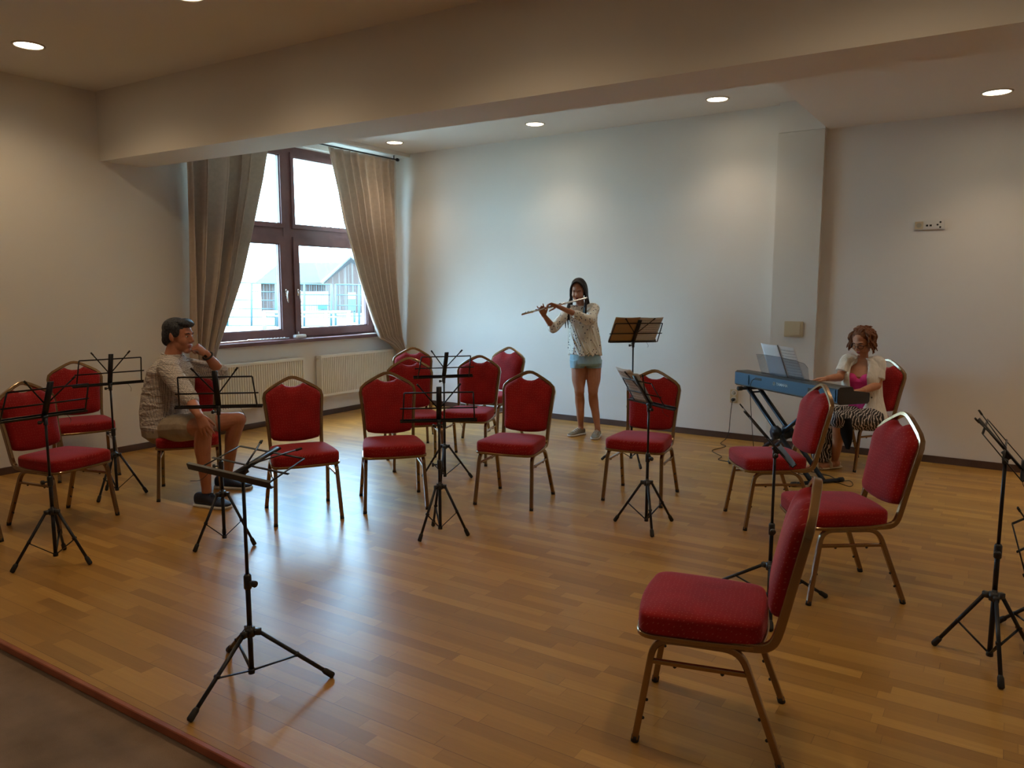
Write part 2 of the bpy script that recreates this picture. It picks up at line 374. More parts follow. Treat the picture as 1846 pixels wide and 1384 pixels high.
# back wall (slightly skewed)
def wallpoly(name, pts, z0, z1, m):
    bm = bmesh.new(); lo = [bm.verts.new((x, y, z0)) for x, y in pts]; hi = [bm.verts.new((x, y, z1)) for x, y in pts]; n = len(pts)
    for i in range(n): bm.faces.new((lo[i], lo[(i+1) % n], hi[(i+1) % n], hi[i]))
    bm.faces.new(lo[::-1]); bm.faces.new(hi); return struct(name, bm, m)
wallpoly('wall_back', [(WX-.3, by(WX-.3)), (XE+.1, by(XE+.1)), (XE+.1, 8.6), (WX-.3, 8.6)], -.2, CH+.1, M['wall'])
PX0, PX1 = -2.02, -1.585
wallpoly('wall_pilaster', [(PX0, by(PX0, .11)), (PX1, by(PX1, .11)), (PX1, by(PX1)+.05), (PX0, by(PX0)+.05)], -.01, SOF, M['pil_tone'])
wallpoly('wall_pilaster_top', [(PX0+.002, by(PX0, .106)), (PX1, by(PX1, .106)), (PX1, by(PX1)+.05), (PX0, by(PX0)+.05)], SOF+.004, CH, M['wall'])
wallpoly('wall_back_right', [(PX1-.001, by(PX1, .05)), (XE+.1, by(XE, .05)), (XE+.1, by(XE)+.05), (PX1-.001, by(PX1)+.05)], -.01, CH, M['wall'])
bm = bmesh.new(); box(bm, (XE, YS-.1, -.2), (XE+.12, 8.6, CH+.1)); struct('wall_right', bm, M['wall'])
bm = bmesh.new(); box(bm, (WX-.3, YS-.12, -.2), (XE+.1, YS, CH+.1)); struct('wall_camera', bm, M['wall'])
bm = bmesh.new(); box(bm, (WX-.35, YS-.1, CH), (XE+.1, 8.6, CH+.15)); struct('ceiling', bm, M['ceil'])
# dropped ceiling on the right
bm = bmesh.new(); box(bm, (PX1+.02, 4.6, SOF), (XE, 8.2, CH+.01)); struct('ceiling_dropped', bm, M['ceil'])
# big beam
def quadprism(name, xy, z0, z1, m): return wallpoly(name, xy, z0, z1, m)
quadprism('ceiling_beam', [(WX-.01, 4.09), (XE, 4.27), (XE, 4.72), (WX-.01, 4.545)], 2.76, CH+.02, M['wall'])
# trim strip above the curtain
bm = bmesh.new(); box(bm, (WX, 4.56, 3.335), (WX+.26, by(WX), CH+.01)); struct('trim_2', bm, M['ceil'])
# baseboards
bm = bmesh.new(); box(bm, (WX-.001, YN, 0), (WX+.014, by(WX), .062)); struct('baseboard_window', bm, M['base'])
def bboard(name, x0, x1, off):
    bm = bmesh.new(); vs = []
    for z in (0, .065):
        for x, o2 in ((x0, off-.001), (x1, off-.001), (x1, off+.014), (x0, off+.014)): vs.append(bm.verts.new((x, by(x, o2), z)))
    for f in ((0,1,2,3),(4,7,6,5),(0,4,5,1),(1,5,6,2),(2,6,7,3),(3,7,4,0)): bm.faces.new([vs[i] for i in f])
    struct(name, bm, M['base'])
bboard('baseboard_back', WX, PX0, 0); bboard('baseboard_pilaster', PX0-.014, PX1+.014, .11); bboard('baseboard_right', PX1, XE, .05)

# ---------------------------------------------------------------- window
WFX = WX-.20          # back of frame
def wbar(bm, y0, y1, z0, z1, x0=WFX, x1=WFX+.07): box(bm, (x0, y0, z0), (x1, y1, z1))
win = empty('window_1', (WFX, 6.4, WZ0), kind='structure'); Ti = Matrix.Translation((-WFX, -6.4, -WZ0))
def wpart(name, bm, m, parent=None, smooth=False):
    bmesh.ops.transform(bm, matrix=Ti, verts=bm.verts); return obj(name, bm, m, parent or win, smooth)
bm = bmesh.new()
wbar(bm, WY0, WY1, WZ0, 1.02); wbar(bm, WY0, WY1, 3.185, WZ1); wbar(bm, WY0, WY0+.07, 1.02, 3.185); wbar(bm, WY1-.07, WY1, 1.02, 3.185)
wbar(bm, 6.33, 6.47, 1.02, 3.185, WFX, WFX+.075); wbar(bm, WY0+.07, 6.33, 2.19, 2.31); wbar(bm, 6.47, WY1-.07, 2.19, 2.31)
fr = wpart('frame', bm, M['frame_wood'])
for (a, b, z0, z1, t) in ((WY0+.06, 6.34, 1.01, 2.2, .085), (6.46, WY1-.06, 1.01, 2.2, .085), (WY0+.06, 6.34, 2.3, 3.19, .045), (6.46, WY1-.06, 2.3, 3.19, .045)):
    bm = bmesh.new(); X0, X1 = WFX+.02, WFX+.095
    wbar(bm, a, b, z0, z0+t, X0, X1); wbar(bm, a, b, z1-t, z1, X0, X1); wbar(bm, a, a+t, z0+t, z1-t, X0, X1); wbar(bm, b-t, b, z0+t, z1-t, X0, X1)
    # glazing bead
    q = .012; X2 = X0-.0
    wbar(bm, a+t, b-t, z0+t, z0+t+q, X0+.01, X1-.018); wbar(bm, a+t, b-t, z1-t-q, z1-t, X0+.01, X1-.018); wbar(bm, a+t, a+t+q, z0+t, z1-t, X0+.01, X1-.018); wbar(bm, b-t-q, b-t, z0+t, z1-t, X0+.01, X1-.018)
    sash = wpart('sash', bm, M['frame_wood'])
    bm = bmesh.new(); box(bm, (X0+.02, a+t-.004, z0+t-.004), (X0+.026, b-t+.004, z1-t+.004)); wpart('pane', bm, M['glass'], sash)
for y in (6.315, 6.505):
    bm = bmesh.new(); xx = WFX+.095
    box(bm, (xx-.001, y-.013, 1.50), (xx+.010, y+.013, 1.58))
    tube(bm, bend([(xx+.005, y, 1.56), (xx+.045, y, 1.56), (xx+.05, y-.02, 1.50), (xx+.047, y-.005, 1.42)], .02), .008, 8)
    wpart('handle', bm, M['silver'], None, True)
bm = bmesh.new(); box(bm, (WX-.20, WY0-.06, .945), (WX+.07, WY1+.02, .985)); bmesh.ops.bevel(bm, geom=bm.edges[:], offset=.006, segments=2, affect='EDGES')
wpart('sill', bm, M['frame_wood'])

# ---------------------------------------------------------------- curtains
def curtain(name, yfun0, yfun1, z0, z1, folds, label, amp=.055, seed=1, off=.165):
    """yfun0/1(z): inner and outer edge of the cloth"""
    bm = bmesh.new(); nu, nv = 200, 60; rnd = random.Random(seed); ph = [rnd.uniform(0, 6.28) for _ in range(6)]
    G = []
    for j in range(nv+1):
        z = z1+(z0-z1)*j/nv; a, b = yfun0(z), yfun1(z); row = []
        t = j/nv; A = amp*(.35+.65*min(1, t*6))
        A *= (1-.25*t)
        for i in range(nu+1):
            s = i/nu; u = s*folds*2*PI+1.1*math.sin(s*7+ph[0])+.8*math.sin(s*13+ph[1]+t*.7)
            f = math.sin(u)+.28*math.sin(2*u+ph[2])+.25*math.sin(s*23+ph[3]+t*1.5)
            if t < .035: f += 1.2*math.sin(s*folds*11+ph[4])*(1-t/.035)
            y = a+(b-a)*(s+.12/folds*math.cos(u)*.9)
            row.append(bm.verts.new((WX+off+A*f, y, z)))
        G.append(row)
    for j in range(nv):
        for i in range(nu): bm.faces.new((G[j][i], G[j][i+1], G[j+1][i+1], G[j+1][i]))
    o = obj(name, bm, M['curtain']); sd = o.modifiers.new('t', 'SOLIDIFY'); sd.thickness = .004
    return tag(o, label, 'curtain', 'window curtains')
def interp(tab):
    zs = [t[0] for t in tab]; ys = [t[1] for t in tab]
    def f(z): return float(np.interp(z, zs, ys))
    return f
curtain('curtain', interp([(.2, 4.80), (3.3, 4.84)]), interp([(.2, 4.99), (.6, 5.02), (.9, 5.08), (1.1, 5.165), (1.4, 5.30), (1.7, 5.43), (2.13, 5.56), (2.6, 5.69), (3.05, 5.82), (3.3, 5.88)]),
        .22, 3.275, 5.0, 'long taupe curtain behind the seated man, left side of the window', amp=.105, off=.19, seed=3)
curtain('curtain', interp([(.35, 8.02), (.74, 8.0), (.85, 7.83), (.93, 7.62), (1.2, 7.47), (1.73, 7.235), (2.4, 6.99), (3.3, 6.78)]), interp([(.2, 8.13), (.7, 8.12), (1.7, 8.03), (3.3, 7.98)]),
        .35, 3.275, 8.0, 'long taupe curtain in the room corner, right side of the window', seed=9)
rod = empty('curtain_rod', (WX+.175, 6.4, 3.29), label='thin black curtain rod above the window under the ceiling', cat='curtain rod')
bm = bmesh.new(); tube(bm, [(0, -1.75, 0), (0, 1.62, 0)], .009, 8); obj('pole', bm, M['black'], rod)
bm = bmesh.new(); ell(bm, (0, 1.65, 0), Vector((.022,0,0)), Vector((0,.035,0)), Vector((0,0,.022))); obj('finial', bm, M['black'], rod)
for y in (-1.5, .1, 1.58):
    bm = bmesh.new(); tube(bm, [(0, y, 0), (0, y, .05)], .006, 6); disc_solid(bm, (0, y, .048), ZZ, .02, .006); obj('bracket', bm, M['black'], rod)

# ---------------------------------------------------------------- radiators
def radiator(y0, y1, z0, z1, label, pipe):
    r = empty('radiator', (WX+.02, (y0+y1)/2, z0), label=label, cat='radiator', group='radiators under the window')
    h = z1-z0; W = y1-y0; T = .085
    bm = bmesh.new(); n = int(W/.033); pts = []
    for i in range(n):
        ya = -W/2+.02+(W-.04)*i/n; yb = -W/2+.02+(W-.04)*(i+1)/n; dd = yb-ya
        pts += [(ya+dd*.08, T-.012), (ya+dd*.25, T), (ya+dd*.60, T), (ya+dd*.78, T-.012)]
    lo = [bm.verts.new((x, y, .03)) for y, x in pts]; hi = [bm.verts.new((x, y, h-.03)) for y, x in pts]
    for i in range(len(pts)-1): bm.faces.new((lo[i], lo[i+1], hi[i+1], hi[i]))
    box(bm, (0, -W/2+.015, .028), (T-.013, W/2-.015, h-.028))
    obj('panel', bm, M['rad'], r, False)
    for s in (-1, 1):
        bm = bmesh.new(); box(bm, (-.005, s*W/2-.014, 0), (T+.004, s*W/2+.014, h)); bmesh.ops.bevel(bm, geom=bm.edges[:], offset=.004, segments=2, affect='EDGES'); obj('side_cover', bm, M['rad'], r, False)
    bm = bmesh.new(); box(bm, (-.005, -W/2, h-.03), (T+.004, W/2, h)); bmesh.ops.bevel(bm, geom=bm.edges[:], offset=.004, segments=2, affect='EDGES'); obj('top_grille', bm, M['rad'], r, False)
    bm = bmesh.new(); box(bm, (-.002, -W/2, 0), (T+.002, W/2, .03)); obj('bottom_rail', bm, M['rad'], r, False)
    bm = bmesh.new(); disc_solid(bm, (T*.5, pipe*(W/2+.02), h-.04), Vector((0, 1, 0)), .011, .03); obj('valve', bm, M['chrome' if pipe < 0 else 'white'], r)
    return r
radiator(5.10, 6.37, .255, .765, 'cream panel radiator behind the seated man and his music stand', 1)
radiator(6.66, 7.98, .255, .765, 'cream panel radiator in the corner below the right half of the window', -1)

# ---------------------------------------------------------------- lights in the ceiling
def downlight(x, y, z, label, watts=17, near=False):
    t = empty('ceiling_light', (x, y, z), label=label, cat='ceiling light', group='recessed ceiling downlights')
    bm = bmesh.new(); n = 32
    rings(bm, [[Vector((r*math.cos(2*PI*k/n), r*math.sin(2*PI*k/n), zz)) for k in range(n)] for r, zz in ((.112, 0), (.110, -.007), (.098, -.009), (.092, -.002), (.092, .0))], cap=False)
    obj('ring', bm, M['lampring'], t)
    bm = bmesh.new(); disc_solid(bm, (0, 0, -.002), ZZ, .093, .003, 32); obj('diffuser', bm, M['lamp'], t)
    l = bpy.data.lights.new('downlight_lamp', 'SPOT'); l.energy = watts; l.color = (1, .79, .56); l.spot_size = math.radians(118); l.spot_blend = 1.0; l.shadow_soft_size = .09
    if near: l.spot_size = math.radians(152); l.spot_blend = .75; l.color = (1, .72, .42)
    lo = bpy.data.objects.new('lamp', l); link(lo, t); lo.location = (0, 0, -.03)
    return t
for x, y, z, lb in ((-6.24, 3.07, CH, 'round downlight high at the left end of the near ceiling'), (-4.37, 3.1, CH, 'round downlight in the near ceiling cut by the top of the photo'),
                  (-6.54, 7.46, CH, 'round downlight in the far ceiling nearest the curtain'), (-4.52, 7.47, CH, 'round downlight in the far ceiling above the flutist'),
                  (-2.48, 7.45, CH, 'round downlight in the far ceiling nearest the wall pilaster'), (-.20, 7.18, SOF, 'round downlight in the dropped ceiling above the triple wall socket')):
    downlight(x, y, z, lb, near=y < 4)
for x, y in ((-2.45, 3.1), (-.5, 3.1), (1.5, 3.1), (-6.2, -.5), (-3., -.5), (.2, -.5), (1.6, 7.1)):
    downlight(x, y, SOF if y > 5 else CH, 'round downlight in the ceiling outside the photo', 17 if abs(y-3.1) < .1 else 34, abs(y-3.1) < .1)

# ---------------------------------------------------------------- wall fittings
def wall_frame(x, z, off): return Matrix.Translation((x, by(x, off), z)) @ Matrix.Rotation(-math.atan(.034), 4, 'Z')
def fit(name, x, z, off, label, cat):
    t = empty(name, label=label, cat=cat); t.matrix_world = wall_frame(x, z, off); return t
def plate(bm, x0, x1, z0, z1, t=.012, y0=0, bev=.003):
    b2 = bmesh.new(); box(b2, (x0, -t-y0, z0), (x1, -y0+.0005, z1)); bmesh.ops.bevel(b2, geom=b2.edges[:], offset=bev, segments=2, affect='EDGES')
    me = bpy.data.meshes.new('t'); b2.to_mesh(me); b2.free(); bm.from_mesh(me); bpy.data.meshes.remove(me)
t = fit('wall_switch', -1.79, 1.19, .11, 'large square cream blank cover plate on the pilaster above the keyboard', 'switch')
bm = bmesh.new(); plate(bm, -.09, .09, -.078, .078, .012); obj('plate', bm, M['cream'], t, False)
bm = bmesh.new(); plate(bm, -.07, .064, -.062, .064, .006, .012); obj('rocker', bm, M['cream'], t, False)
t = fit('double_socket', -2.395, .46, 0, 'double white power socket low on the back wall with a black plug', 'socket')
bm = bmesh.new(); plate(bm, -.042, .042, -.072, .072, .012); obj('plate', bm, M['cream'], t, False)
for z in (.034, -.034):
    bm = bmesh.new(); rings(bm, [[Vector((r*math.cos(2*PI*k/20), -yy, z+r*math.sin(2*PI*k/20))) for k in range(20)] for r, yy in ((.029, .0125), (.027, .0135), (.022, .0128), (.021, .0122))]); o = obj('socket_ring', bm, M['white'], t)
    bm = bmesh.new(); disc_solid(bm, (0, -.0126, z), (0, 1, 0), .019, .001); obj('recess', bm, M['radgap'], o)
t = fit('triple_socket', -.663, 2.155, .05, 'white triple socket strip high on the right part of the back wall', 'socket')
bm = bmesh.new(); plate(bm, -.125, .125, -.042, .042, .012); obj('plate', bm, M['white'], t, False)
for i, x in enumerate((-.082, 0, .078)):
    bm = bmesh.new(); plate(bm, x-.034, x+.034, -.034, .034, .004, .012, .002); f = obj('insert', bm, M['cream' if i == 0 else 'white'], t, False)
    bm = bmesh.new()
    if i == 0: disc_solid(bm, (x, -.0165, 0), (0, 1, 0), .021, .001)
    elif i == 1:
        for dx in (-.017, .012): box(bm, (x+dx-.009, -.0172, -.012), (x+dx+.009, -.016, .004))
    else:
        for dx, dz in ((.01, .022), (-.012, 0), (.01, -.022)): disc_solid(bm, (x+dx, -.0165, dz), (0, 1, 0), .0085, .001)
    obj('opening', bm, M['radgap' if i == 0 else 'rubber'], f, False)

# ---------------------------------------------------------------- banquet chairs
def outline_seat(n=56):
    """rounded trapezoid, front wider"""
    c = [(-.195, -.185), (.195, -.185), (.228, .235), (-.228, .235)]; rr = [.055, .055, .075, .075]; o = []
    for i in range(4):
        p, a, b = Vector(c[i]), Vector(c[i-1]), Vector(c[(i+1) % 4])
        o += [(v.x, v.y) for v in arc((p+(a-p).normalized()*rr[i]).to_3d(), p.to_3d(), (p+(b-p).normalized()*rr[i]).to_3d(), 6)]
        q = b; r2 = rr[(i+1) % 4]; s0 = p+(b-p).normalized()*rr[i]; s1 = b+(p-b).normalized()*r2
        bow = .012 if i in (0, 2) else .004
        nrm = Vector(((b-p).y, -(b-p).x)).normalized()
        for k in range(1, 6):
            t = k/6; v = s0.lerp(s1, t)+nrm*bow*4*t*(1-t); o.append((v.x, v.y))
    return o
def back_line(z):
    """y of the back frame centre line at height z"""
    t = (z-.44)/(.943-.44); return -.232-.107*t-.018*math.sin(PI*max(0, min(1, t)))*0
def back_outline():
    """half widths of the frame centre line from seat up to the apex"""
    return [(.183, .46), (.186, .55), (.193, .66), (.204, .76), (.210, .803), (.205, .836), (.176, .861), (.115, .894), (.050, .930), (.024, .940), (0, .942)]
def pad(bm):
    top = [(-.075, .9), (-.05, .885), (-.02, .8765), (.02, .8765), (.05, .885), (.075, .9)]
    right = [(.112, .882), (.172, .848), (.192, .828), (.197, .80), (.191, .76), (.182, .66), (.176, .56), (.174, .522)]
    bot = [(.16, .503), (.11, .492), (.05, .4865), (0, .485), (-.05, .4865), (-.11, .492), (-.16, .503)]
    ol = top+right+bot+[(-x, z) for x, z in right[::-1]]
    cz = .70; layers = [(.0, -.017), (.5, -.017), (.93, -.016), (.985, -.011), (1., -.002), (1., .013), (.985, .028), (.95, .041), (.86, .054), (.6, .063), (.3, .066)]
    rs = []
    for s, off in layers[1:]:
        rs.append([Vector((x*s, back_line(z)+off, cz+(z-cz)*s)) for x, z in ol])
    for r in rs:                                  # lean: evaluate at the scaled height
        for v in r: pass
    rs2 = []
    for s, off in layers[1:]:
        rs2.append([Vector((x*s, back_line(cz+(z-cz)*s)+off, cz+(z-cz)*s)) for x, z in ol])
    rings(bm, rs2)
def make_chair():
    t = empty('banquet_chair', cat='chair', group='red banquet chairs')
    ol = outline_seat(); bm = bmesh.new()
    rs = [[Vector((x*s, .02+(y-.02)*s, z)) for x, y in ol] for s, z in ((.92, .402), (.985, .404), (1.0, .411), (1.006, .435), (1.004, .460), (.995, .469), (.972, .475), (.93, .479), (.80, .484), (.5, .488), (.2, .489))]
    rings(bm, rs); obj('seat', bm, M['red'], t)
    bm = bmesh.new(); pad(bm); obj('backrest', bm, M['redback'], t)
    # back frame: one loop from seat rail up round the crown and down
    h = back_outline(); pts = [Vector((x, back_line(z), z)) for x, z in h]
    left = [Vector((-p.x, p.y, p.z)) for p in pts[-2::-1]]
    rail = lambda s: [Vector((s*.205, .16, .396)), Vector((s*.198, 0, .396)), Vector((s*.188, -.13, .396))]+arc((s*.187, -.17, .396), (s*.184, -.222, .398), (s*.183, -.2315, .45), 6)
    L_ = rail(1)+pts[0:1]+pts[1:]; full = L_+left[0:]+rail(-1)[::-1]
    # smooth
    full = [full[0]]+[full[i]*.5+(full[i-1]+full[i+1])*.25 for i in range(1, len(full)-1)]+[full[-1]]
    bm = bmesh.new(); tube(bm, full, 0, flat=(.015, .0115), up=(1, 0, 0))
    obj('back_frame', bm, M['gold'], t, 'sharp')
    bm = bmesh.new()
    fr = [Vector((x*.985, .02+(y-.02)*.985, .397)) for x, y in ol]
    tube(bm, fr, 0, flat=(.010, .008), closed=True, up=(0, 0, 1)); obj('seat_frame', bm, M['gold'], t, 'sharp')
    for s in (1, -1):
        fpts = bend([(s*.223, .23, .012), (s*.205, .172, .385), (s*.20, .04, .385)], .06, 6)
        bm = bmesh.new(); tube(bm, fpts, 0, flat=(.0115, .0125), up=(1, 0, 0)); leg = obj('leg', bm, M['gold'], t, 'sharp')
        bm = bmesh.new(); tube(bm, [(s*.2234, .2314, 0), (s*.2225, .228, .022)], .0145, 10); obj('rubber_foot', bm, M['rubber'], leg)
        rp = bend([(s*.223, -.258, .012), (s*.200, -.118, .385), (s*.20, .041, .385)], .06, 6)
        bm = bmesh.new(); tube(bm, rp, 0, flat=(.0115, .0125), up=(1, 0, 0)); leg = obj('leg', bm, M['gold'], t, 'sharp')
        bm = bmesh.new(); tube(bm, [(s*.2232, -.2594, 0), (s*.222, -.253, .022)], .0145, 10); obj('rubber_foot', bm, M['rubber'], leg)
        bm = bmesh.new(); tube(bm, [(s*.211, .184, .305), (s*.205, -.148, .305)], 0, flat=(.0075, .009), up=(1, 0, 0)); st = obj('stretcher', bm, M['gold'], t, 'sharp')
        bm = bmesh.new()
        for y in (.10, -.06): ball(bm, (s*.209, y, .295), .007, 8)
        obj('bumper', bm, M['rubber'], st)
        bm = bmesh.new()
        for (y, z) in ((.207, .16), (.219, .09)): ball(bm, (s*.217, y-.014, z), .006, 8)
        for (y, z) in ((-.2, .16), (-.226, .09)): ball(bm, (s*.217, y+.014, z), .006, 8)
        obj('stacking_bumper', bm, M['rubber'], t)
    return t
CH_POSE = [
 (-.846, 2.656, 1.80, 'large red banquet chair in the right foreground, seen side on, nearest to the camera'),
 (-.701, 4.272, 2.183, 'red banquet chair behind the foreground chair, its backrest turned towards the right edge'),
 (-1.315, 5.308, 2.161, 'red banquet chair half in front of the keyboard stand'),
 (-1.097, 7.457, 2.52, 'red banquet chair the keyboard player sits on'),
 (-2.303, 5.395, -3.023, 'red banquet chair right of the flutist, a music stand in front of it'),
 (-3.072, 4.793, -2.947, 'red banquet chair nearest to the flutist, in front of her to the left'),
 (-3.784, 4.228, -2.319, 'red banquet chair in the blue floor glare by the middle stand'),
 (-4.136, 3.673, -2.139, 'red banquet chair standing alone in front of the radiators'),
 (-5.337, 3.608, -2.215, 'red banquet chair the man in the checked shirt sits sideways on'),
 (-4.451, 5.284, -2.298, 'red banquet chair second from the room corner, peeping over the chair in front'),
 (-5.286, 6.182, -2.586, 'red banquet chair nearest the room corner and the right curtain'),
 (-4.165, 5.727, -2.823, 'red banquet chair behind the rear middle music stand, on its right side'),
 (-4.606, 6.742, 3.119, 'red banquet chair against the blue-lit back wall, turned to the left'),
 (-5.401, 2.670, -1.381, 'red banquet chair at the far left behind the leftmost music stand, facing right'),
 (-6.633, 3.477, -1.938, 'red banquet chair beside the left wall, behind the leftmost front chair'),
 (-5.43, 1.925, -1.25, 'red banquet chair cut off by the left edge, only one leg showing'),
]
ch0 = make_chair()
for i, (x, y, a, lb) in enumerate(CH_POSE):
    c = ch0 if i == 0 else place_tree(ch0)
    c.location = (x, y, 0); c.rotation_euler = (0, 0, a); c['label'] = lb

# ---------------------------------------------------------------- music stands
def music_stand(x, y, hz, al, tau, psi, r, hh, label, Wl=.25, Wt=.213, Hd=.21, off=0., zb=.04, m='black', lean=0, arms=(.62, .62), Wm=.245, side=1, fsign=1):
    mt = M[m]; t = empty('music_stand', (x, y, 0), label=label, cat='music stand', group='folding music stands')
    # tripod
    bm = bmesh.new(); tube(bm, [(0, 0, zb), (0, 0, hh+.03)], .0105, 12); disc_solid(bm, (0, 0, zb+.008), ZZ, .014, .02, 12); obj('base_tube', bm, mt, t)
    bm = bmesh.new(); disc_solid(bm, (0, 0, hh), ZZ, .021, .035, 14)
    for k in range(3):
        a = psi+k*2*PI/3; d = Vector((math.cos(a), math.sin(a), 0)); obox(bm, Vector((0, 0, hh))+d*.028, d*.016, d.cross(ZZ)*.010, ZZ*.012)
    obj('hub', bm, M['blackpl'], t)
    for k in range(3):
        a = psi+k*2*PI/3; d = Vector((math.cos(a), math.sin(a), 0)); p0 = Vector((0, 0, hh))+d*.036; p1 = d*r+ZZ*.014
        bm = bmesh.new(); tube(bm, [p0, p1], .0085, 10); lg = obj('leg', bm, mt, t)
        bm = bmesh.new(); q = (p0-p1).normalized(); tube(bm, [p1-q*.012, p1-q*.006, p1+q*.03, p1+q*.04], [.009, .0135, .0125, .009], 10); obj('rubber_foot', bm, M['rubber'], lg)
        pm = p0.lerp(p1, .52); bm = bmesh.new(); tube(bm, [Vector((0, 0, zb+.012))+d*.008, pm-ZZ*.006], 0, flat=(.0055, .0025)); disc_solid(bm, pm, d.cross(ZZ), .008, .022, 8); obj('brace', bm, mt, t)
    # column
    zc = hh+.03+(hz-hh)*.28
    bm = bmesh.new(); tube(bm, [(0, 0, hh+.02), (0, 0, zc)], .0102, 12); obj('lower_pole', bm, mt, t)
    bm = bmesh.new(); tube(bm, [(0, 0, zc-.002), (0, 0, hz-.01)], .0072, 12); obj('upper_pole', bm, mt, t)
    bm = bmesh.new(); tube(bm, [(0, 0, zc-.035), (0, 0, zc-.03), (0, 0, zc+.02), (0, 0, zc+.028)], [.012, .0155, .0155, .011], 12); co = obj('collar', bm, M['blackpl'], t)
    kd = Vector((math.cos(al), math.sin(al), 0))*-side
    def knob(z, par, s=1):
        bm = bmesh.new(); disc_solid(bm, kd*.022+ZZ*z, kd, .005, .03, 8); disc_solid(bm, kd*.042*s+ZZ*z, kd, .0135*s, .014, 10); obj('knob', bm, M['blackpl'], par)
    knob(zc-.004, co)
    # desk
    e = Vector((math.cos(al), math.sin(al), 0)); n = Vector((-math.sin(al), math.cos(al), 0)); u = ZZ*math.cos(tau)-n*math.sin(tau); f = e.cross(u)*-1
    if f.dot(n) < 0: f = -f
    h = Vector((0, 0, hz))
    bm = bmesh.new(); disc_solid(bm, h-ZZ*.02, ZZ, .012, .04, 10); obox(bm, h+f*.004-ZZ*.004, e*.012, u*.02, f*.01); hg = obj('hinge', bm, M['blackpl'], t); knob(hz-.022, hg, .8)
    b = h-u*off+f*.010
    bm = bmesh.new(); obox(bm, b+u*(Hd+off*.0+.04)/2, e*.0165, u*(Hd+.04)/2, f*.004); sp = obj('desk_spine', bm, mt, t)
    bm = bmesh.new(); obox(bm, b+f*.012-u*.002, e*Wl, f*.013, u*.0022); obox(bm, b+f*.024+u*.003, e*Wl, f*.0015, u*.006); obox(bm, b+u*.004, e*Wl, f*.0015, u*.006)
    ld = obj('ledge', bm, M['greymetal'] if m == 'grey' else mt, t, False)
    def bar(p, q, w=.0048, name='desk_bar'):
        bm = bmesh.new(); tube(bm, [p, q], 0, flat=(w, .0018), up=f); return obj(name, bm, mt, t)
    bar(b-e*Wt+u*Hd, b+e*Wt+u*Hd); bar(b-e*Wm+u*Hd*.47, b+e*Wm+u*Hd*.47)
    for s in (-1, 1):
        bar(b+e*Wt*s*1.06+u*0, b+e*Wt*s+u*Hd, .0045)
        tip = b+f*.006+e*s*Wt*arms[0]+u*(Hd+.055)
        a_ = bar(b+f*.006+u*Hd*.47+e*s*.01, tip, .0042, 'page_holder')
        bm = bmesh.new(); q = (tip-(b+u*Hd*.47)).normalized(); tube(bm, [tip-q*.022, tip+q*.003], 0, flat=(.0058, .0035), up=f); obj('rubber_tip', bm, M['rubber'], a_)
        if s == 1:
            bm = bmesh.new(); tube(bm, bend([b+e*s*.13-u*.004, b+e*s*.15-u*.03-f*.02, b+e*s*.155-u*.07], .02), .0012, 5); obj('page_wire', bm, mt, t)
    t['frame'] = 0; del t['frame']
    return t, h, e, u, f, b
ST = {}
ST[1] = music_stand(-4.607, 2.206, .858, 1.608, .413, -1.708, .223, .307, 'black folding music stand at the far left edge, in front of the leftmost chair', .252, .225, .189)
ST[2] = music_stand(-5.730, 3.230, .860, 1.344, .294, -1.193, .204, .319, 'black folding music stand by the left wall, between the wall chair and the seated man', .255, .217, .21)
ST[3] = music_stand(-4.054, 2.951, .862, .711, .261, -1.674, .197, .323, 'black folding music stand directly in front of the seated man', .26, .217, .204)
ST[4] = music_stand(-2.504, 1.920, .878, 3.091, 1.251, -1.415, .318, .215, 'black music stand alone in the left foreground, its desk tipped almost flat', .268, .208, .211, off=.065, m='black')
ST[5] = music_stand(-3.028, 3.830, .743, .705, .30, -1.690, .183, .323, 'black folding music stand in the middle of the floor, nearer of the middle pair', .246, .217, .205)
ST[6] = music_stand(-3.864, 4.959, .861, .862, .55, 3.12, .237, .293, 'black folding music stand behind the middle one, desk against the back wall', .247, .201, .215)
ST[7] = music_stand(-1.967, 4.718, .824, -.567, .581, 3.19, .223, .302, 'black music stand holding white sheets, in front of the chair right of the flutist', .26, .166, .198, Wm=.195, side=-1)
ST[8] = music_stand(-2.846, 6.432, 1.102, .751, .724, 3.36, .268, .26, 'tall thin music stand with an open score, right of the flutist', .222, .217, .234, m='black')
ST[9] = music_stand(-.935, 3.86, .80, 5.10, .73, 2.90, .326, .20, 'music stand seen edge on, between the foreground chair and the keyboard chair', .23, .20, .26, off=.055, Wm=.21, m='greymix' if False else 'black', side=-1)
ST[10] = music_stand(.024, 3.729, .915, 4.69, .70, 2.828, .22, .303, 'dark music stand near the right edge, desk seen edge on', .22, .20, .22, off=.085, side=-1)
ST[11] = music_stand(.205, 4.10, .365, 4.343, .336, 2.4, .2, .16, 'very low music stand cut off by the right edge', .25, .213, .22)

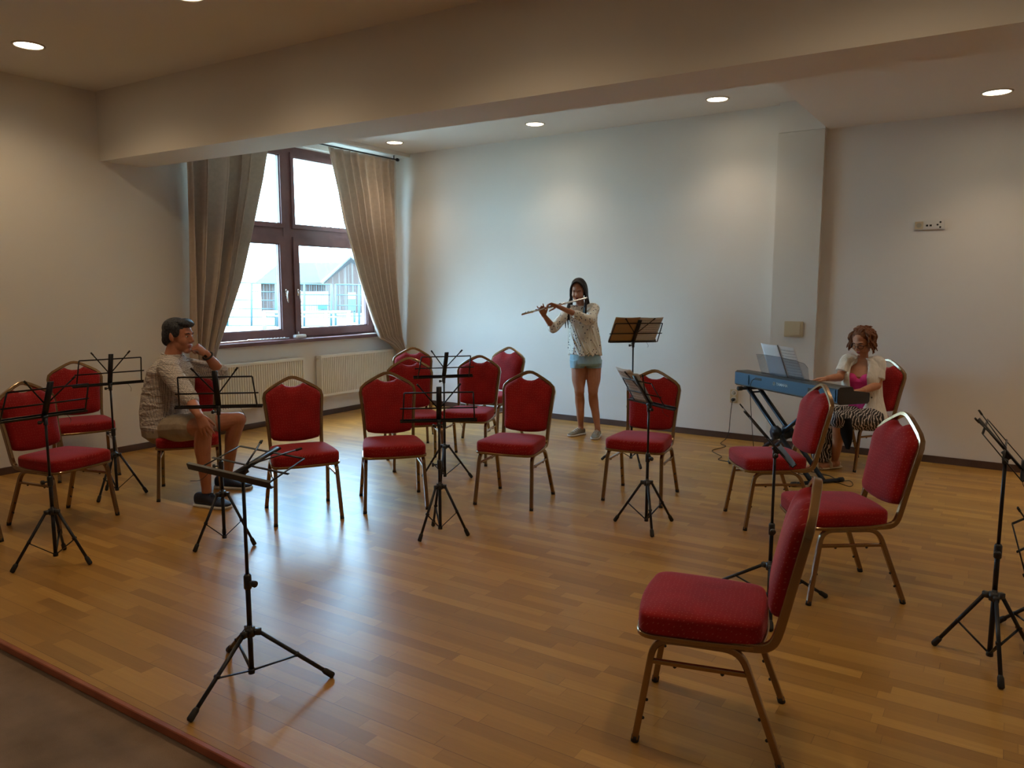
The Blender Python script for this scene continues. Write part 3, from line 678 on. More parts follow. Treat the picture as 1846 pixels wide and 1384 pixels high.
# ---------------------------------------------------------------- sheets of paper
def page(name, pts, mat_, label=None, cat=None, group=None, parent=None, sag=0, uvflip=False):
    """a slightly curved sheet from four corners bl, br, tr, tl"""
    bl, br, tr, tl = [Vector(p) for p in pts]; bm = bmesh.new(); uv = bm.loops.layers.uv.new('UVMap'); n = 10
    nr = (br-bl).cross(tl-bl).normalized(); G = []
    for j in range(n+1):
        row = []
        for i in range(n+1):
            s, t = i/n, j/n; p = (bl.lerp(br, s)).lerp(tl.lerp(tr, s), t)+nr*sag*math.sin(PI*s)*(.4+.6*t)
            row.append((bm.verts.new(p), s, t))
        G.append(row)
    for j in range(n):
        for i in range(n):
            q = [G[j][i], G[j][i+1], G[j+1][i+1], G[j+1][i]]; f = bm.faces.new([v[0] for v in q])
            for l, v in zip(f.loops, q): l[uv].uv = (1-v[1] if uvflip else v[1], v[2])
    me = bpy.data.meshes.new(name); bm.to_mesh(me); bm.free()
    for p in me.polygons: p.use_smooth = True
    me.materials.append(mat_); o = bpy.data.objects.new(name, me); link(o, parent); sd = o.modifiers.new('t', 'SOLIDIFY'); sd.thickness = .0006; sd.offset = 0
    return tag(o, label, cat, group)
def wp(st, a, v, g=.004):
    t, h, e, u, f, b = st; return Vector(t.location)+b+e*a+u*v+f*g
s7, s8 = ST[7], ST[8]
page('sheet_music', [wp(s7, -.20, .004, .008), wp(s7, -.02, .004, .008), wp(s7, -.03, .27, .02), wp(s7, -.22, .275, .02)], M['sheet'], 'white music sheet on the left half of the stand by the lone right-hand chair', 'sheet music', 'sheets on the low stand', sag=.01, uvflip=True)
page('sheet_music', [wp(s7, -.13, .006, .014), wp(s7, .03, .006, .014), wp(s7, .01, .235, .03), wp(s7, -.14, .24, .03)], M['paper'], 'second white sheet behind the first on the stand by the lone right-hand chair', 'sheet music', 'sheets on the low stand', sag=.008)
bk = empty('music_score', (0, 0, 0), label='open music score with a brown cover on the tall stand right of the flutist', cat='sheet music')
bk.location = s8[0].location
O8 = -Vector(s8[0].location)
page('cover', [wp(s8, -.235, .003, .008)+O8, wp(s8, .0, .003, .008)+O8, wp(s8, .0, .30, .012)+O8, wp(s8, -.225, .30, .016)+O8], M['manila'], parent=bk, sag=.008)
page('page', [wp(s8, .0, .003, .008)+O8, wp(s8, .205, .003, .008)+O8, wp(s8, .215, .295, .016)+O8, wp(s8, .0, .30, .012)+O8], M['sheet'], parent=bk, sag=.008, uvflip=False)

# ---------------------------------------------------------------- keyboard on its stand
KA = Vector((-.62, -.785, 0)).normalized()      # from player towards the audience side of the keyboard
KX = Vector((.785, -.62, 0)).normalized()       # along the keyboard, to the right in the photo
KO = Vector((-1.59, 6.69, 0))                   # middle of the rear panel on the floor plan
kb = empty('keyboard', (KO.x, KO.y, .70), label='long digital stage piano with a blue-lit rear panel', cat='keyboard')
def kb_box(bm, x0, x1, d0, d1, z0, z1):
    """d: distance behind the rear panel towards the player"""
    c = KX*((x0+x1)/2)-KA*((d0+d1)/2)+ZZ*((z0+z1)/2); obox(bm, c, KX*((x1-x0)/2), KA*((d1-d0)/2), ZZ*((z1-z0)/2))
HW = .665
bm = bmesh.new()
prof = [(0, .012), (0, .125), (.02, .137), (.135, .137), (.15, .105), (.30, .085), (.305, .075), (.305, .02), (.29, 0), (.02, 0)]
def kprof(x): return [KX*x-KA*d+ZZ*z for d, z in prof]
rings(bm, [kprof(-HW), kprof(-HW+.05)]); rings(bm, [kprof(HW-.05), kprof(HW)])
prof2 = [(0, .012), (0, .125), (.02, .137), (.135, .137), (.15, .100), (.155, .055), (.30, .05), (.305, .02), (.29, 0), (.02, 0)]
rings(bm, [[KX*x-KA*d+ZZ*z for d, z in prof2] for x in (-HW+.05, HW-.05)], cap=False)
obj('case', bm, M['kbdtop'], kb, False)
bm = bmesh.new(); kb_box(bm, -HW+.004, HW-.004, -.004, .002, .02, .122); obj('rear_panel', bm, M['kbd'], kb, False)
for s in (-1, 1):
    bm = bmesh.new(); kb_box(bm, s*.545-.10, s*.545+.10, -.010, -.003, .026, .116); bmesh.ops.bevel(bm, geom=bm.edges[:], offset=.003, segments=2, affect='EDGES'); obj('speaker_grille', bm, M['kbd'], kb, False)
bm = bmesh.new(); kb_box(bm, -.36, -.27, -.006, -.003, .082, .104); obj('socket_row', bm, M['rubber'], kb, False)
bm = bmesh.new(); kb_box(bm, .33, .39, -.006, -.003, .055, .095); obj('power_recess', bm, M['rubber'], kb, False)
NW = 52; wk = (2*HW-.11)/NW
for k in range(NW):
    bm = bmesh.new(); x0 = -HW+.055+k*wk; kb_box(bm, x0+.0006, x0+wk-.0006, .158, .298, .056, .072); obj('white_key', bm, M['keyw'], kb, False)
k_ = 0
for k in range(NW-1):
    if (k+5) % 7 in (2, 6): continue
    bm = bmesh.new(); x0 = -HW+.055+(k+1)*wk; kb_box(bm, x0-.0055, x0+.0055, .158, .248, .071, .083); obj('black_key', bm, M['blackpl'], kb, False)
# maker's mark: three crossed forks in a ring, and the word
def text(txt, size, parent, Mx, mat_, name='lettering', ext=.0008):
    cu = bpy.data.curves.new(name, 'FONT'); cu.body = txt; cu.size = size; cu.extrude = ext; cu.align_x = 'LEFT'; cu.align_y = 'CENTER'; cu.offset = .0006
    o = bpy.data.objects.new(name, cu); link(o); dg = bpy.context.evaluated_depsgraph_get(); me = bpy.data.meshes.new_from_object(o.evaluated_get(dg)); bpy.data.objects.remove(o)
    me.materials.clear(); me.materials.append(mat_); me.transform(Mx); q = bpy.data.objects.new(name, me); link(q, parent); return q
xa, ya, za = KX, ZZ, KA
Mx = Matrix(((xa.x, ya.x, za.x, 0), (xa.y, ya.y, za.y, 0), (xa.z, ya.z, za.z, 0), (0, 0, 0, 1)))
def kt(x, z): return Matrix.Translation(KX*x+KA*.0052+ZZ*z) @ Mx
text('YAMAHA', .036, kb, kt(-.065, .078), M['logo'])
bm = bmesh.new(); cc = KX*-.095+KA*.0052+ZZ*.078
tube(bm, [cc+(KX*math.cos(a)+ZZ*math.sin(a))*.0155 for a in [2*PI*i/24 for i in range(24)]], .0016, 6, closed=True)
for i in range(3):
    a = PI/2+i*2*PI/3; d = KX*math.cos(a)+ZZ*math.sin(a); s_ = KX*-math.sin(a)+ZZ*math.cos(a)
    tube(bm, [cc-d*.003, cc+d*.015], .0012, 5)
    for q in (-1, 1): tube(bm, [cc+d*.005, cc+d*.0065+s_*.0028*q, cc+d*.0135+s_*.0028*q], .0009, 5)
obj('emblem', bm, M['logo'], kb)
# music rest (clear) and the scores on it
bm = bmesh.new(); rb = KX*-.03-KA*.03+ZZ*.139; up_ = (ZZ*.93-KA*-.36).normalized()
def rest(a, v, g=0): return KX*(a-.03)-KA*(.05-g)+ZZ*.137+(ZZ*.95+KA*.31).normalized()*v
ol = [(-.31, 0), (.31, 0), (.33, .12), (.30, .155), (.2, .17), (0, .185), (-.2, .19), (-.32, .185)]
F1 = [rest(a, v) for a, v in ol]; F2 = [rest(a, v, .004) for a, v in ol]; rings(bm, [F1, F2]); obj('music_rest', bm, M['acrylic'], kb, False)
bm = bmesh.new(); tube(bm, [rest(a, v, .002) for a, v in ol[2:]], .0016, 6); obj('rest_edge', bm, M['greymetal'], kb)
K0 = Vector((KO.x, KO.y, .70))
def kr(a, v, g): return K0+rest(a, v, g)
page('sheet_music', [kr(-.20, .004, -.006), kr(.035, .004, -.006), kr(-.01, .29, -.012), kr(-.235, .295, -.012)], M['paper'], 'pale blank side of the score on the keyboard rest, left of the dark fold', 'sheet music', sag=.006)
page('sheet_music', [kr(.045, .004, -.010), kr(.245, .004, -.010), kr(.19, .285, -.016), kr(-.005, .29, -.016)], M['sheet'], 'printed music page on the keyboard rest, right of the dark fold', 'sheet music', sag=.006)
bm = bmesh.new(); tube(bm, [kr(.04, .0, -.003), kr(-.007, .293, -.009)], 0, flat=(.006, .002)); tag(obj('score_spine', bm, M['blackpl']), 'narrow black spine strip between the two pages on the keyboard', 'book spine')

ks = empty('keyboard_stand', (KO.x, KO.y, 0), label='dark double-braced X stand under the digital piano', cat='keyboard stand')
DD = -KA   # towards the player
X0s, X1s = -.50, .40
top, flr = .685, .03
A0, A1, B0, B1 = KX*X0s+ZZ*top, KX*(X1s-.02)+ZZ*flr, KX*X1s+ZZ*top, KX*(X0s+.02)+ZZ*flr
for off in (.03, .15):
    for nme, p, q in (('brace_arm', A0, A1), ('brace_arm', B0, B1)):
        o_ = off + (.03 if p is B0 else 0)
        bm = bmesh.new(); tube(bm, [p+DD*o_, q+DD*o_], 0, flat=(.012, .019), up=DD); obj(nme, bm, M['stickblue'], ks)
for x, z, nme, l0, l1 in ((X0s, top+.005, 'support_bar', -.06, .27), (X1s, top+.005, 'support_bar', -.06, .27), (X0s+.02, .02, 'foot_bar', -.14, .33), (X1s-.02, .02, 'foot_bar', -.14, .33)):
    bm = bmesh.new(); tube(bm, [KX*x+DD*l0+ZZ*z, KX*x+DD*l1+ZZ*z], .016, 10); fb = obj(nme, bm, M['stickblue'], ks)
    for e_ in (l0, l1):
        bm = bmesh.new(); tube(bm, [KX*x+DD*(e_-.02)+ZZ*z, KX*x+DD*(e_+.02)+ZZ*z], .021 if z > .5 else .0205, 12); obj('rubber_cap', bm, M['rubber'], fb)
mid = KX*((X0s+X1s)/2)+ZZ*((top+flr)/2)
bm = bmesh.new(); disc_solid(bm, mid+DD*.0, DD, .062, .035, 8); disc_solid(bm, mid+DD*.0, DD, .03, .06, 16); disc_solid(bm, mid+DD*.12, DD, .062, .04, 8); obj('joint', bm, M['stickblue'], ks)
bm = bmesh.new(); tube(bm, [A0+DD*.03-ZZ*.03+KX*.03, A0+DD*.15-ZZ*.03+KX*.03], .008, 8); obj('cross_bar', bm, M['stickblue'], ks)

# cables
def cable(name, pts, r, label, cat='cable'):
    P_ = [Vector(p) for p in pts]; o = []
    for i in range(len(P_)-1):
        p0, p1, p2, p3 = P_[max(i-1, 0)], P_[i], P_[i+1], P_[min(i+2, len(P_)-1)]
        for k in range(6):
            t = k/6; o.append(.5*((2*p1)+(p2-p0)*t+(2*p0-5*p1+4*p2-p3)*t*t+(3*p1-p0-3*p2+p3)*t**3))
    o.append(P_[-1]); bm = bmesh.new(); tube(bm, o, r, 6); return tag(obj(name, bm, M['rubber']), label, cat)
yb = by(-2.395)
cb = cable('power_cable', [(-2.395, yb-.055, .426), (-2.40, yb-.06, .38), (-2.42, yb-.03, .25), (-2.43, yb-.03, .08), (-2.45, yb-.06, .006), (-2.42, 7.72, .004), (-2.33, 7.60, .004), (-2.38, 7.33, .004), (-2.22, 7.12, .004), (-2.20, 6.97, .004), (-2.06, 6.92, .004), (-1.8, 6.8, .004), (-1.5, 6.75, .004)], .0035, 'black power cable from the plug curling over the floor towards the keyboard')
bm = bmesh.new(); disc_solid(bm, (-2.395, yb-.032, .426), (0, 1, 0), .018, .036, 14, .014); obj('plug', bm, M['rubber'], cb)
pk = K0+KX*-.36+KA*.006+ZZ*.09
cable('pedal_cable', [pk, pk+KA*.03-KX*.01-ZZ*.03, pk+KA*.02-KX*.03-ZZ*.15, pk+KA*.0-KX*.02-ZZ*.4, pk-KA*.05-KX*.05-ZZ*.62, pk-KA*.05-KX*.02-ZZ*.786, pk+KA*.1+KX*.05-ZZ*.786], .003, 'thin black cable hanging from the left end of the keyboard to the floor')
cable('floor_cable', [(-1.6, 6.9, .004), (-1.45, 6.82, .004), (-1.21, 6.69, .004), (-1.08, 6.64, .004), (-1.0, 6.58, .004), (-.985, 6.66, .004), (-1.03, 6.78, .004), (-1.1, 6.74, .004), (-1.22, 6.88, .004), (-1.4, 6.95, .004)], .003, 'thin black cable looped on the floor beside the keyboard stand foot')

# ---------------------------------------------------------------- things on the sill
SZ = .985
sd_ = empty('white_gadget', (WX-.02, 6.43, SZ), label='small white box with a stub on the window sill at the middle of the window', cat='gadget')
bm = bmesh.new(); box(bm, (-.035, -.075, 0), (.035, .085, .05)); bmesh.ops.bevel(bm, geom=bm.edges[:], offset=.008, segments=2, affect='EDGES'); obj('body', bm, M['white'], sd_)
bm = bmesh.new(); tube(bm, [(0, -.01, .045), (0, -.012, .085)], .007, 8); obj('stub', bm, M['white'], sd_)
bm = bmesh.new(); tube(bm, bend([(.02, .08, .006), (.03, .14, .004), (.0, .22, .004)], .03), .003, 6); obj('wire', bm, M['white'], sd_)
rc = empty('flute_case_rod', (WX+.0, 5.75, SZ), label='slim pale woodwind instrument lying on the left half of the window sill', cat='woodwind'); rc.name = 'flute'
bm = bmesh.new(); tube(bm, [(.0, -.53, .014), (0, -.1, .016), (0, -.09, .02), (0, .0, .02), (0, .5, .016)], [.008, .011, .014, .012, .010], 10); obj('body', bm, M['silver'], rc)
bm = bmesh.new()
for i in range(9): disc_solid(bm, (.004, .05+i*.048, .028), Vector((0, 0, 1)), .012, .006, 10)
obj('keys', bm, M['silver'], rc)
page('paper', [(WX-.05, 7.50, SZ+.004), (WX+.05, 7.50, SZ+.004), (WX+.05, 7.72, SZ+.006), (WX-.05, 7.72, SZ+.006)], M['white'], 'small white papers at the right end of the window sill', 'paper')

# ---------------------------------------------------------------- outside
def out(px, py, d): return P(px, py, d)
bm = bmesh.new(); box(bm, (-160, -60, -.2), (-7.7, 140, .11)); M['grass'] = varied(mat('dry_lawn', (.3,.3,.24), .95), (.12,.20,.13), (.30,.32,.30), .12, 5)
o = struct('ground_outside', bm, M['grass'])
M['roof'] = varied(mat('grey_roof', (.018,.021,.024), .9), (.015,.018,.021), (.021,.024,.027), .8, 3); M['brick'] = None
def brickm():
    m = mat('brown_cladding', (.3,.2,.16), .9); b = N(m, 'ShaderNodeTexBrick'); b.inputs['Scale'].default_value = 1.2; b.inputs['Color1'].default_value = (.055,.030,.024,1); b.inputs['Color2'].default_value = (.04,.023,.018,1); b.inputs['Mortar'].default_value = (.07,.062,.058,1)
    L(m, N(m, 'ShaderNodeTexCoord').outputs['Object'], b.inputs['Vector']); L(m, b.outputs[0], BS(m).inputs['Base Color']); return m
M['brick'] = brickm(); M['fence'] = mat('teal_fence', (.03,.065,.075), .6); M['log'] = mat('pale_timber', (.16,.125,.08), .8); M['green'] = mat('green_sign', (.004,.05,.04), .5); M['board'] = mat('white_board', (.13,.13,.13), .6)
D0 = 48.
hs = empty('timber_house', out(545, 560, D0), label='low brown house with a wide grey roof seen through the window', cat='house')
HO = Vector(hs.location)
Zb = HO.z-.2; ez = out(545, 510, D0).z; rz_ = out(545, 469, D0).z
def hp(px, z, d): v = out(px, 515, d); return Vector((v.x, v.y, z))-HO
bm = bmesh.new(); a, b, c_, d_ = hp(470, Zb, D0), hp(585, Zb, D0), hp(600, Zb, D0+9), hp(490, Zb, D0+9)
rings(bm, [[a, b, c_, d_], [v+ZZ*(ez-Zb) for v in (a, b, c_, d_)]]); obj('wall', bm, M['brick'], hs, False)
bm = bmesh.new(); e0, e1, e2, e3 = hp(459, ez, D0-.6), hp(590, ez, D0-.6), hp(606, ez, D0+9.6), hp(480, ez, D0+9.6); r0, r1 = hp(506, rz_, D0+4.5), hp(632, rz_, D0+4.5)
vs = [bm.verts.new(v) for v in (e0, e1, e2, e3, r0, r1)]
for f in ((0,1,5,4), (1,2,5), (2,3,4,5), (3,0,4), (0,3,2,1)): bm.faces.new([vs[i] for i in f])
obj('roof', bm, M['roof'], hs, False)
bm = bmesh.new(); g0, g1, g2 = hp(581, ez, D0-3), hp(690, ez, D0-3), hp(634, rz_+.1, D0-3); h0, h1, h2 = hp(585, ez, D0+4), hp(690, ez, D0+4), hp(636, rz_+.1, D0+4)
rings(bm, [[g0, g1, g2], [h0, h1, h2]]); obj('gable_roof', bm, M['roof'], hs, False)
bm = bmesh.new(); q = [hp(584, Zb, D0-3.1), hp(688, Zb, D0-3.1), hp(688, ez, D0-3.1), hp(634, rz_-.25, D0-3.1), hp(586, ez, D0-3.1)]
bk_ = [v+Vector((-FH.x, -FH.y, 0))*-6 for v in q]; rings(bm, [q, bk_]); obj('gable_wall', bm, M['brick'], hs, False)
bm = bmesh.new(); tube(bm, [hp(580, ez, D0-3.3), hp(634, rz_+.12, D0-3.3), hp(690, ez, D0-3.3)], .10, 6); obj('verge_board', bm, M['board'], hs, False)
def mesh_fence(px0, px1, y0t, y1t, y0b, y1b, d, label, nv=26, rails=4):
    t = empty('mesh_fence', out(px0, y0b, d), label=label, cat='fence'); O = Vector(t.location)
    def q(s, v): return out(px0+(px1-px0)*s, (y0t+(y1t-y0t)*s)*(1-v)+(y0b+(y1b-y0b)*s)*v, d)-O
    for s in (0, .5, 1):
        bm = bmesh.new(); tube(bm, [q(s, 0), q(s, 1.05)], .045, 6); obj('post', bm, M['fence'], t)
    for v in (0, 1):
        bm = bmesh.new(); tube(bm, [q(0, v), q(1, v)], .03, 6); obj('rail', bm, M['fence'], t)
    bm = bmesh.new()
    for i in range(1, rails): tube(bm, [q(0, i/rails), q(1, i/rails)], .018, 4)
    for i in range(nv): tube(bm, [q(i/nv, 0), q(i/nv, 1)], .007, 4)
    obj('wire_mesh', bm, M['fence'], t)
mesh_fence(410, 497, 509, 511, 587, 587, 29.9, 'pale metal fence panel outside at the left of the window', 8, 5)
mesh_fence(500, 597, 511, 512.5, 588, 588, 29.5, 'pale metal fence panel outside behind the window mullion', 22)
mesh_fence(605, 690, 512.5, 514, 588, 588, 29.4, 'pale metal fence panel outside at the right of the window', 26)
t = empty('climbing_frame', out(550, 594, 27.4), label='low frame of pale peeled logs on the lawn outside', cat='climbing frame'); O = Vector(t.location)
for px in (477, 588, 628):
    bm = bmesh.new(); tube(bm, [out(px, 562, 27.4)-O, out(px, 594, 27.4)-O], .07, 8); obj('log_post', bm, M['log'], t)
for y0, y1 in ((562, 562), (569, 572)):
    bm = bmesh.new(); tube(bm, [out(474, y0, 27.4)-O, out(550, y0+1.5, 27.4)-O, out(632, y1, 27.4)-O], .055 if y0 < 565 else .035, 8); obj('log_rail', bm, M['log'], t)
t = empty('hoarding', out(565, 560, 34), label='white board with a small green sign on the fence outside', cat='sign board'); O = Vector(t.location)
def slab(bm, x0, y0, x1, y1, d, th=.06):
    q = [out(x, y, d)-O for x, y in ((x0, y1), (x1, y1), (x1, y0), (x0, y0))]; rings(bm, [q, [v+FH*th for v in q]])
bm = bmesh.new(); slab(bm, 536, 525, 591, 562, 34); obj('board', bm, M['board'], t, False)
bm = bmesh.new(); slab(bm, 573, 549, 590, 557, 33.9); obj('green_sign', bm, M['green'], t, False)
for px in (540, 588):
    bm = bmesh.new(); tube(bm, [out(px, 560, 34.1)-O, out(px, 584, 34.1)-O], .05, 6); obj('post', bm, M['fence'], t)
t = empty('notice_board', out(633, 560, 33), label='teal and white notice board outside near the right curtain', cat='sign board'); O = Vector(t.location)
bm = bmesh.new(); slab(bm, 627, 540, 641, 560, 33); obj('board', bm, M['fence'], t, False)
bm = bmesh.new(); slab(bm, 627, 527, 641, 539, 33); obj('header_board', bm, M['board'], t, False)
for px in (629, 639):
    bm = bmesh.new(); tube(bm, [out(px, 559, 33.1)-O, out(px, 586, 33.1)-O], .05, 6); obj('post', bm, M['fence'], t)
t = empty('utility_pole', out(597, 515, 70), label='thin utility pole with a crossarm rising above the grey roof outside', cat='utility pole'); O = Vector(t.location)
bm = bmesh.new(); tube(bm, [Vector((0, 0, -2)), out(596, 405, 70)-O], .09, 6); obj('pole', bm, M['greymetal'], t)
bm = bmesh.new(); tube(bm, [out(577, 410, 70)-O, out(612, 413, 70)-O], .05, 6)
for px in (578, 587, 604, 611): tube(bm, [out(px, 412, 70)-O, out(px, 406, 70)-O], .05, 6)
obj('crossarm', bm, M['greymetal'], t)
# ---------------------------------------------------------------- people
def remesh(o, vox=.004, sm=2, fac=.5):
    r = o.modifiers.new('union', 'REMESH'); r.mode = 'VOXEL'; r.voxel_size = vox; r.use_smooth_shade = True
    s = o.modifiers.new('soft', 'SMOOTH'); s.iterations = sm; s.factor = fac; return o
def loft(bm, rs, n=24, pw=2.0):
    """rs: (centre, half-axis vector a, half-axis vector b); pw>2 gives squarer sections"""
    out_ = []
    for c, a, b in rs:
        c = Vector(c); r = []
        for k in range(n):
            t = 2*PI*k/n; ct, st = math.cos(t), math.sin(t); e = 2.0/pw
            r.append(c+a*(math.copysign(abs(ct)**e, ct))+b*(math.copysign(abs(st)**e, st)))
        out_.append(r)
    rings(bm, out_)
def limb(bm, pts, rs, n=16, steps=5):
    """smooth tapering limb through joints (Catmull-Rom), radii interpolated"""
    Pn = [Vector(p) for p in pts]; o = []; q = []
    for i in range(len(Pn)-1):
        p0, p1, p2, p3 = Pn[max(i-1, 0)], Pn[i], Pn[i+1], Pn[min(i+2, len(Pn)-1)]
        for k in range(steps):
            t = k/steps; o.append(.5*((2*p1)+(p2-p0)*t+(2*p0-5*p1+4*p2-p3)*t*t+(3*p1-p0-3*p2+p3)*t**3))
            s = t*t*(3-2*t); q.append(rs[i]*(1-s)+rs[i+1]*s)
    o.append(Pn[-1]); q.append(rs[-1]); tube(bm, o, q, n); ball(bm, o[0], q[0], n); ball(bm, o[-1], q[-1], n)
def rot(v, ax, a): return Quaternion(ax, a) @ v
def hand(bm, w, d, pn, ts, curls, spread=.0, s=1.0, thumb=(.5, .3), thumbdir=None):
    """w wrist, d finger direction, pn palm normal, ts thumb side unit vector, curls: per finger base curl (radians)"""
    d = Vector(d).normalized(); pn = Vector(pn); pn = (pn-d*pn.dot(d)).normalized(); ts = Vector(ts); ts = (ts-d*ts.dot(d)-pn*ts.dot(pn)).normalized(); w = Vector(w)
    loft(bm, [(w-d*.012*s, ts*.026*s, pn*.019*s), (w+d*.02*s, ts*.031*s, pn*.017*s), (w+d*.05*s, ts*.039*s, pn*.0155*s), (w+d*.085*s, ts*.040*s, pn*.013*s), (w+d*.094*s, ts*.036*s, pn*.010*s)], 16, 2.6)
    ell(bm, w+d*.035*s+ts*.022*s+pn*.008*s, ts*.016*s, d*.026*s, pn*.013*s)
    lens = (.074, .083, .077, .060); xs = (.029, .0100, -.0095, -.028); back = (.0, .005, .0, -.010)
    for i in range(4):
        p = w+d*(.086+back[i])*s+ts*xs[i]*s-pn*.001; dd = rot(d, pn, 0); fd = (d+ts*spread*(1.2-i*.8)).normalized(); ax = fd.cross(pn).normalized(); a = curls[i]; L_ = lens[i]*s
        segs = (.46, .30, .24); rr = (.0092, .0085, .0076, .0066); pts = [p]
        for k in range(3):
            fd = rot(fd, ax, a*(.9, .95, .55)[k]); pts.append(pts[-1]+fd*L_*segs[k])
        chain(bm, pts, [r_*s for r_ in rr], 10)
    p = w+d*.022*s+ts*.026*s+pn*.006*s; td = thumbdir if thumbdir is not None else (ts*thumb[0]+d*.75+pn*thumb[1]); td = Vector(td).normalized()
    t2 = (td+(d*.6-ts*.35)*.5).normalized(); pts = [p, p+td*.040*s, p+td*.040*s+t2*.030*s, p+td*.040*s+t2*.030*s+(t2+pn*.2).normalized()*.024*s]
    chain(bm, pts, [.0135*s, .0108*s, .0098*s, .008*s], 10)
def head(bm, c, f, u, s=1.0, jaw=1.0):
    """c: centre of the head (between the ears), f: facing, u: up. face built of overlapping volumes"""
    f = Vector(f).normalized(); u = Vector(u); u = (u-f*u.dot(f)).normalized(); r = f.cross(u)   # r: the person's right
    c = Vector(c); q = lambda x, y, z: c+(r*x+f*y+u*z)*s
    E = lambda x, y, z, a, b, d, tilt=0: ell(bm, q(x, y, z), rot(r, f, 0)*a*s, rot(f, r, tilt)*b*s, rot(u, r, tilt)*d*s, 20, 14)
    E(0, -.012, .035, .076, .098, .088)                 # cranium
    E(0, .030, -.002, .064, .062, .082)                 # face
    E(0, .028, -.060, .052*jaw, .058, .047)             # jaw
    E(0, .064, -.094, .028*jaw, .026, .022)             # chin
    E(0, .074, .030, .050, .018, .016)                  # brow
    for x in (-1, 1):
        E(x*.031, .050, -.026, .033, .034, .040)        # cheek
        E(x*.036, .018, -.060, .024*jaw, .048, .034)    # jaw corner
        E(x*.077, -.012, -.004, .008, .017, .030, .15)  # ear
        E(x*.076, -.004, -.022, .007, .010, .012)
        E(x*.008, .094, -.030, .008, .010, .007)        # nostril
    tube(bm, [q(0, .084, .022), q(0, .094, .0), q(0, .106, -.022), q(0, .098, -.030)], [.007*s, .008*s, .0115*s, .008*s], 10)
    ball(bm, q(0, .103, -.024), .0105*s, 10)
    E(0, .084, -.053, .021, .010, .006); E(0, .083, -.065, .019, .010, .0065)
    return q, r, f, u
def face_parts(par, q, r, f, u, s, brow, lidded=False, O=Vector((0,0,0)), lipw=.022):
    for x in (-1, 1):
        bm = bmesh.new(); ell(bm, q(x*.032, .0765, .008)-O, r*.0135*s, f*.0075*s, u*(.0034 if lidded else .0055)*s); e = obj('eye', bm, M['eye'], par)
        bm = bmesh.new(); ell(bm, q(x*.032, .0822, .0075 if not lidded else .006)-O, r*.0055*s, f*.003*s, u*(.0032 if lidded else .0048)*s); obj('iris', bm, M['iris'], e)
        bm = bmesh.new(); tube(bm, [q(x*.016, .0915, .026)-O, q(x*.032, .089, .033)-O, q(x*.050, .078, .028)-O], [.0028*s, .0036*s, .0018*s], 8); obj('eyebrow', bm, M[brow], par)
    bm = bmesh.new(); ell(bm, q(0, .091, -.0535)-O, r*lipw*s, f*.006*s, u*.0048*s); ell(bm, q(0, .090, -.0635)-O, r*lipw*.88*s, f*.006*s, u*.0056*s); obj('lips', bm, M['lip'], par)
def shift(bm, O):
    bmesh.ops.translate(bm, vec=-Vector(O), verts=bm.verts)
def spt(o, bm, O): pass

def person(name, O, label):
    return empty(name, O, label=label, cat='person')
def bodyobj(name, bm, O, m, par, vox=.004, sm=2):
    shift(bm, O); return remesh(obj(name, bm, m, par), vox, sm)
def shoe(bm, bs, heel, toe, w=.048, h=.075, sole=.022):
    heel = Vector(heel); toe = Vector(toe); d = (toe-heel); Ln = d.length; d.normalize(); s_ = d.cross(ZZ).normalized()
    def ring(t, hw, z0, z1): return (heel+d*Ln*t+ZZ*((z0+z1)/2), s_*hw, ZZ*((z1-z0)/2))
    loft(bm, [ring(.01, w*.45, sole, h*.85), ring(.06, w*.78, sole*.7, h), ring(.25, w*.86, sole*.7, h*1.02), ring(.42, w*.88, sole*.7, h*.98), ring(.6, w*1.0, sole*.7, h*.72), ring(.8, w*.98, sole*.7, h*.55), ring(.93, w*.75, sole*.7, h*.46), ring(1., w*.4, sole*.9, h*.36)], 20, 2.5)
    for t0, t1 in ((0, 1),):
        pts = []
        for t, hw in ((0, .45), (.05, .78), (.2, .9), (.42, .86), (.62, 1.02), (.8, 1.0), (.93, .78), (1.0, .42)): pts.append((t, hw*w*1.06))
        lo = [heel+d*Ln*(t*1.02-.01)+s_*x for t, x in pts]+[heel+d*Ln*(t*1.02-.01)-s_*x for t, x in pts[::-1]]
        rings(bs, [[v+ZZ*.001 for v in lo], [v+ZZ*sole for v in lo]])

# ======== man sitting sideways on a chair, right side to the camera
fm = (RT*.985-FH*.12).normalized(); cm = fm.cross(ZZ).normalized()       # facing, and his right (towards the camera)
man_O = (P(340, 800, 5.95).x, P(340, 800, 5.95).y, 0)
man = person('person', man_O, 'man in a checked shirt and beige shorts sitting sideways, fist at his mouth')
dT = 5.98
pel = P(303, 768, dT); wai = P(300, 738, dT); bel = P(303, 712, dT); che = P(307, 682, dT); sho = P(309, 657, dT); nek = P(311, 638, dT); hd = P(322.5, 606, dT)
rsh = P(303, 665, dT-.17); rel = P(340, 716, dT-.36); rwr = P(359, 749, dT-.51); rkn = P(369, 769, 5.55); ran = P(372, 877, 5.66); rhip = P(304, 772, dT-.10)
lsh = P(330, 660, dT+.14); lel = P(398, 671, dT+.22); lwr = P(371, 637, dT+.06); lkn = P(430, 756, 6.10); lan = P(411, 851, 6.22); lhip = P(312, 772, dT+.12)
def torso(bm, g, lo=0):
    R = [(P(306, 788, dT), fm*.10, cm*.15), (P(305, 776, dT), fm*.165, cm*.195), (pel+ZZ*.01, fm*.172, cm*.20), (wai, fm*.170, cm*.190), (bel, fm*.170, cm*.188), (che, fm*.150, cm*.195), (P(308, 666, dT), fm*.130, cm*.205), (sho, fm*.105, cm*.185), (P(310, 646, dT), fm*.078, cm*.11), (nek, fm*.064, cm*.066)]
    loft(bm, [(c, a+a.normalized()*g, b+b.normalized()*g) for c, a, b in R[lo:]], 28, 2.2)
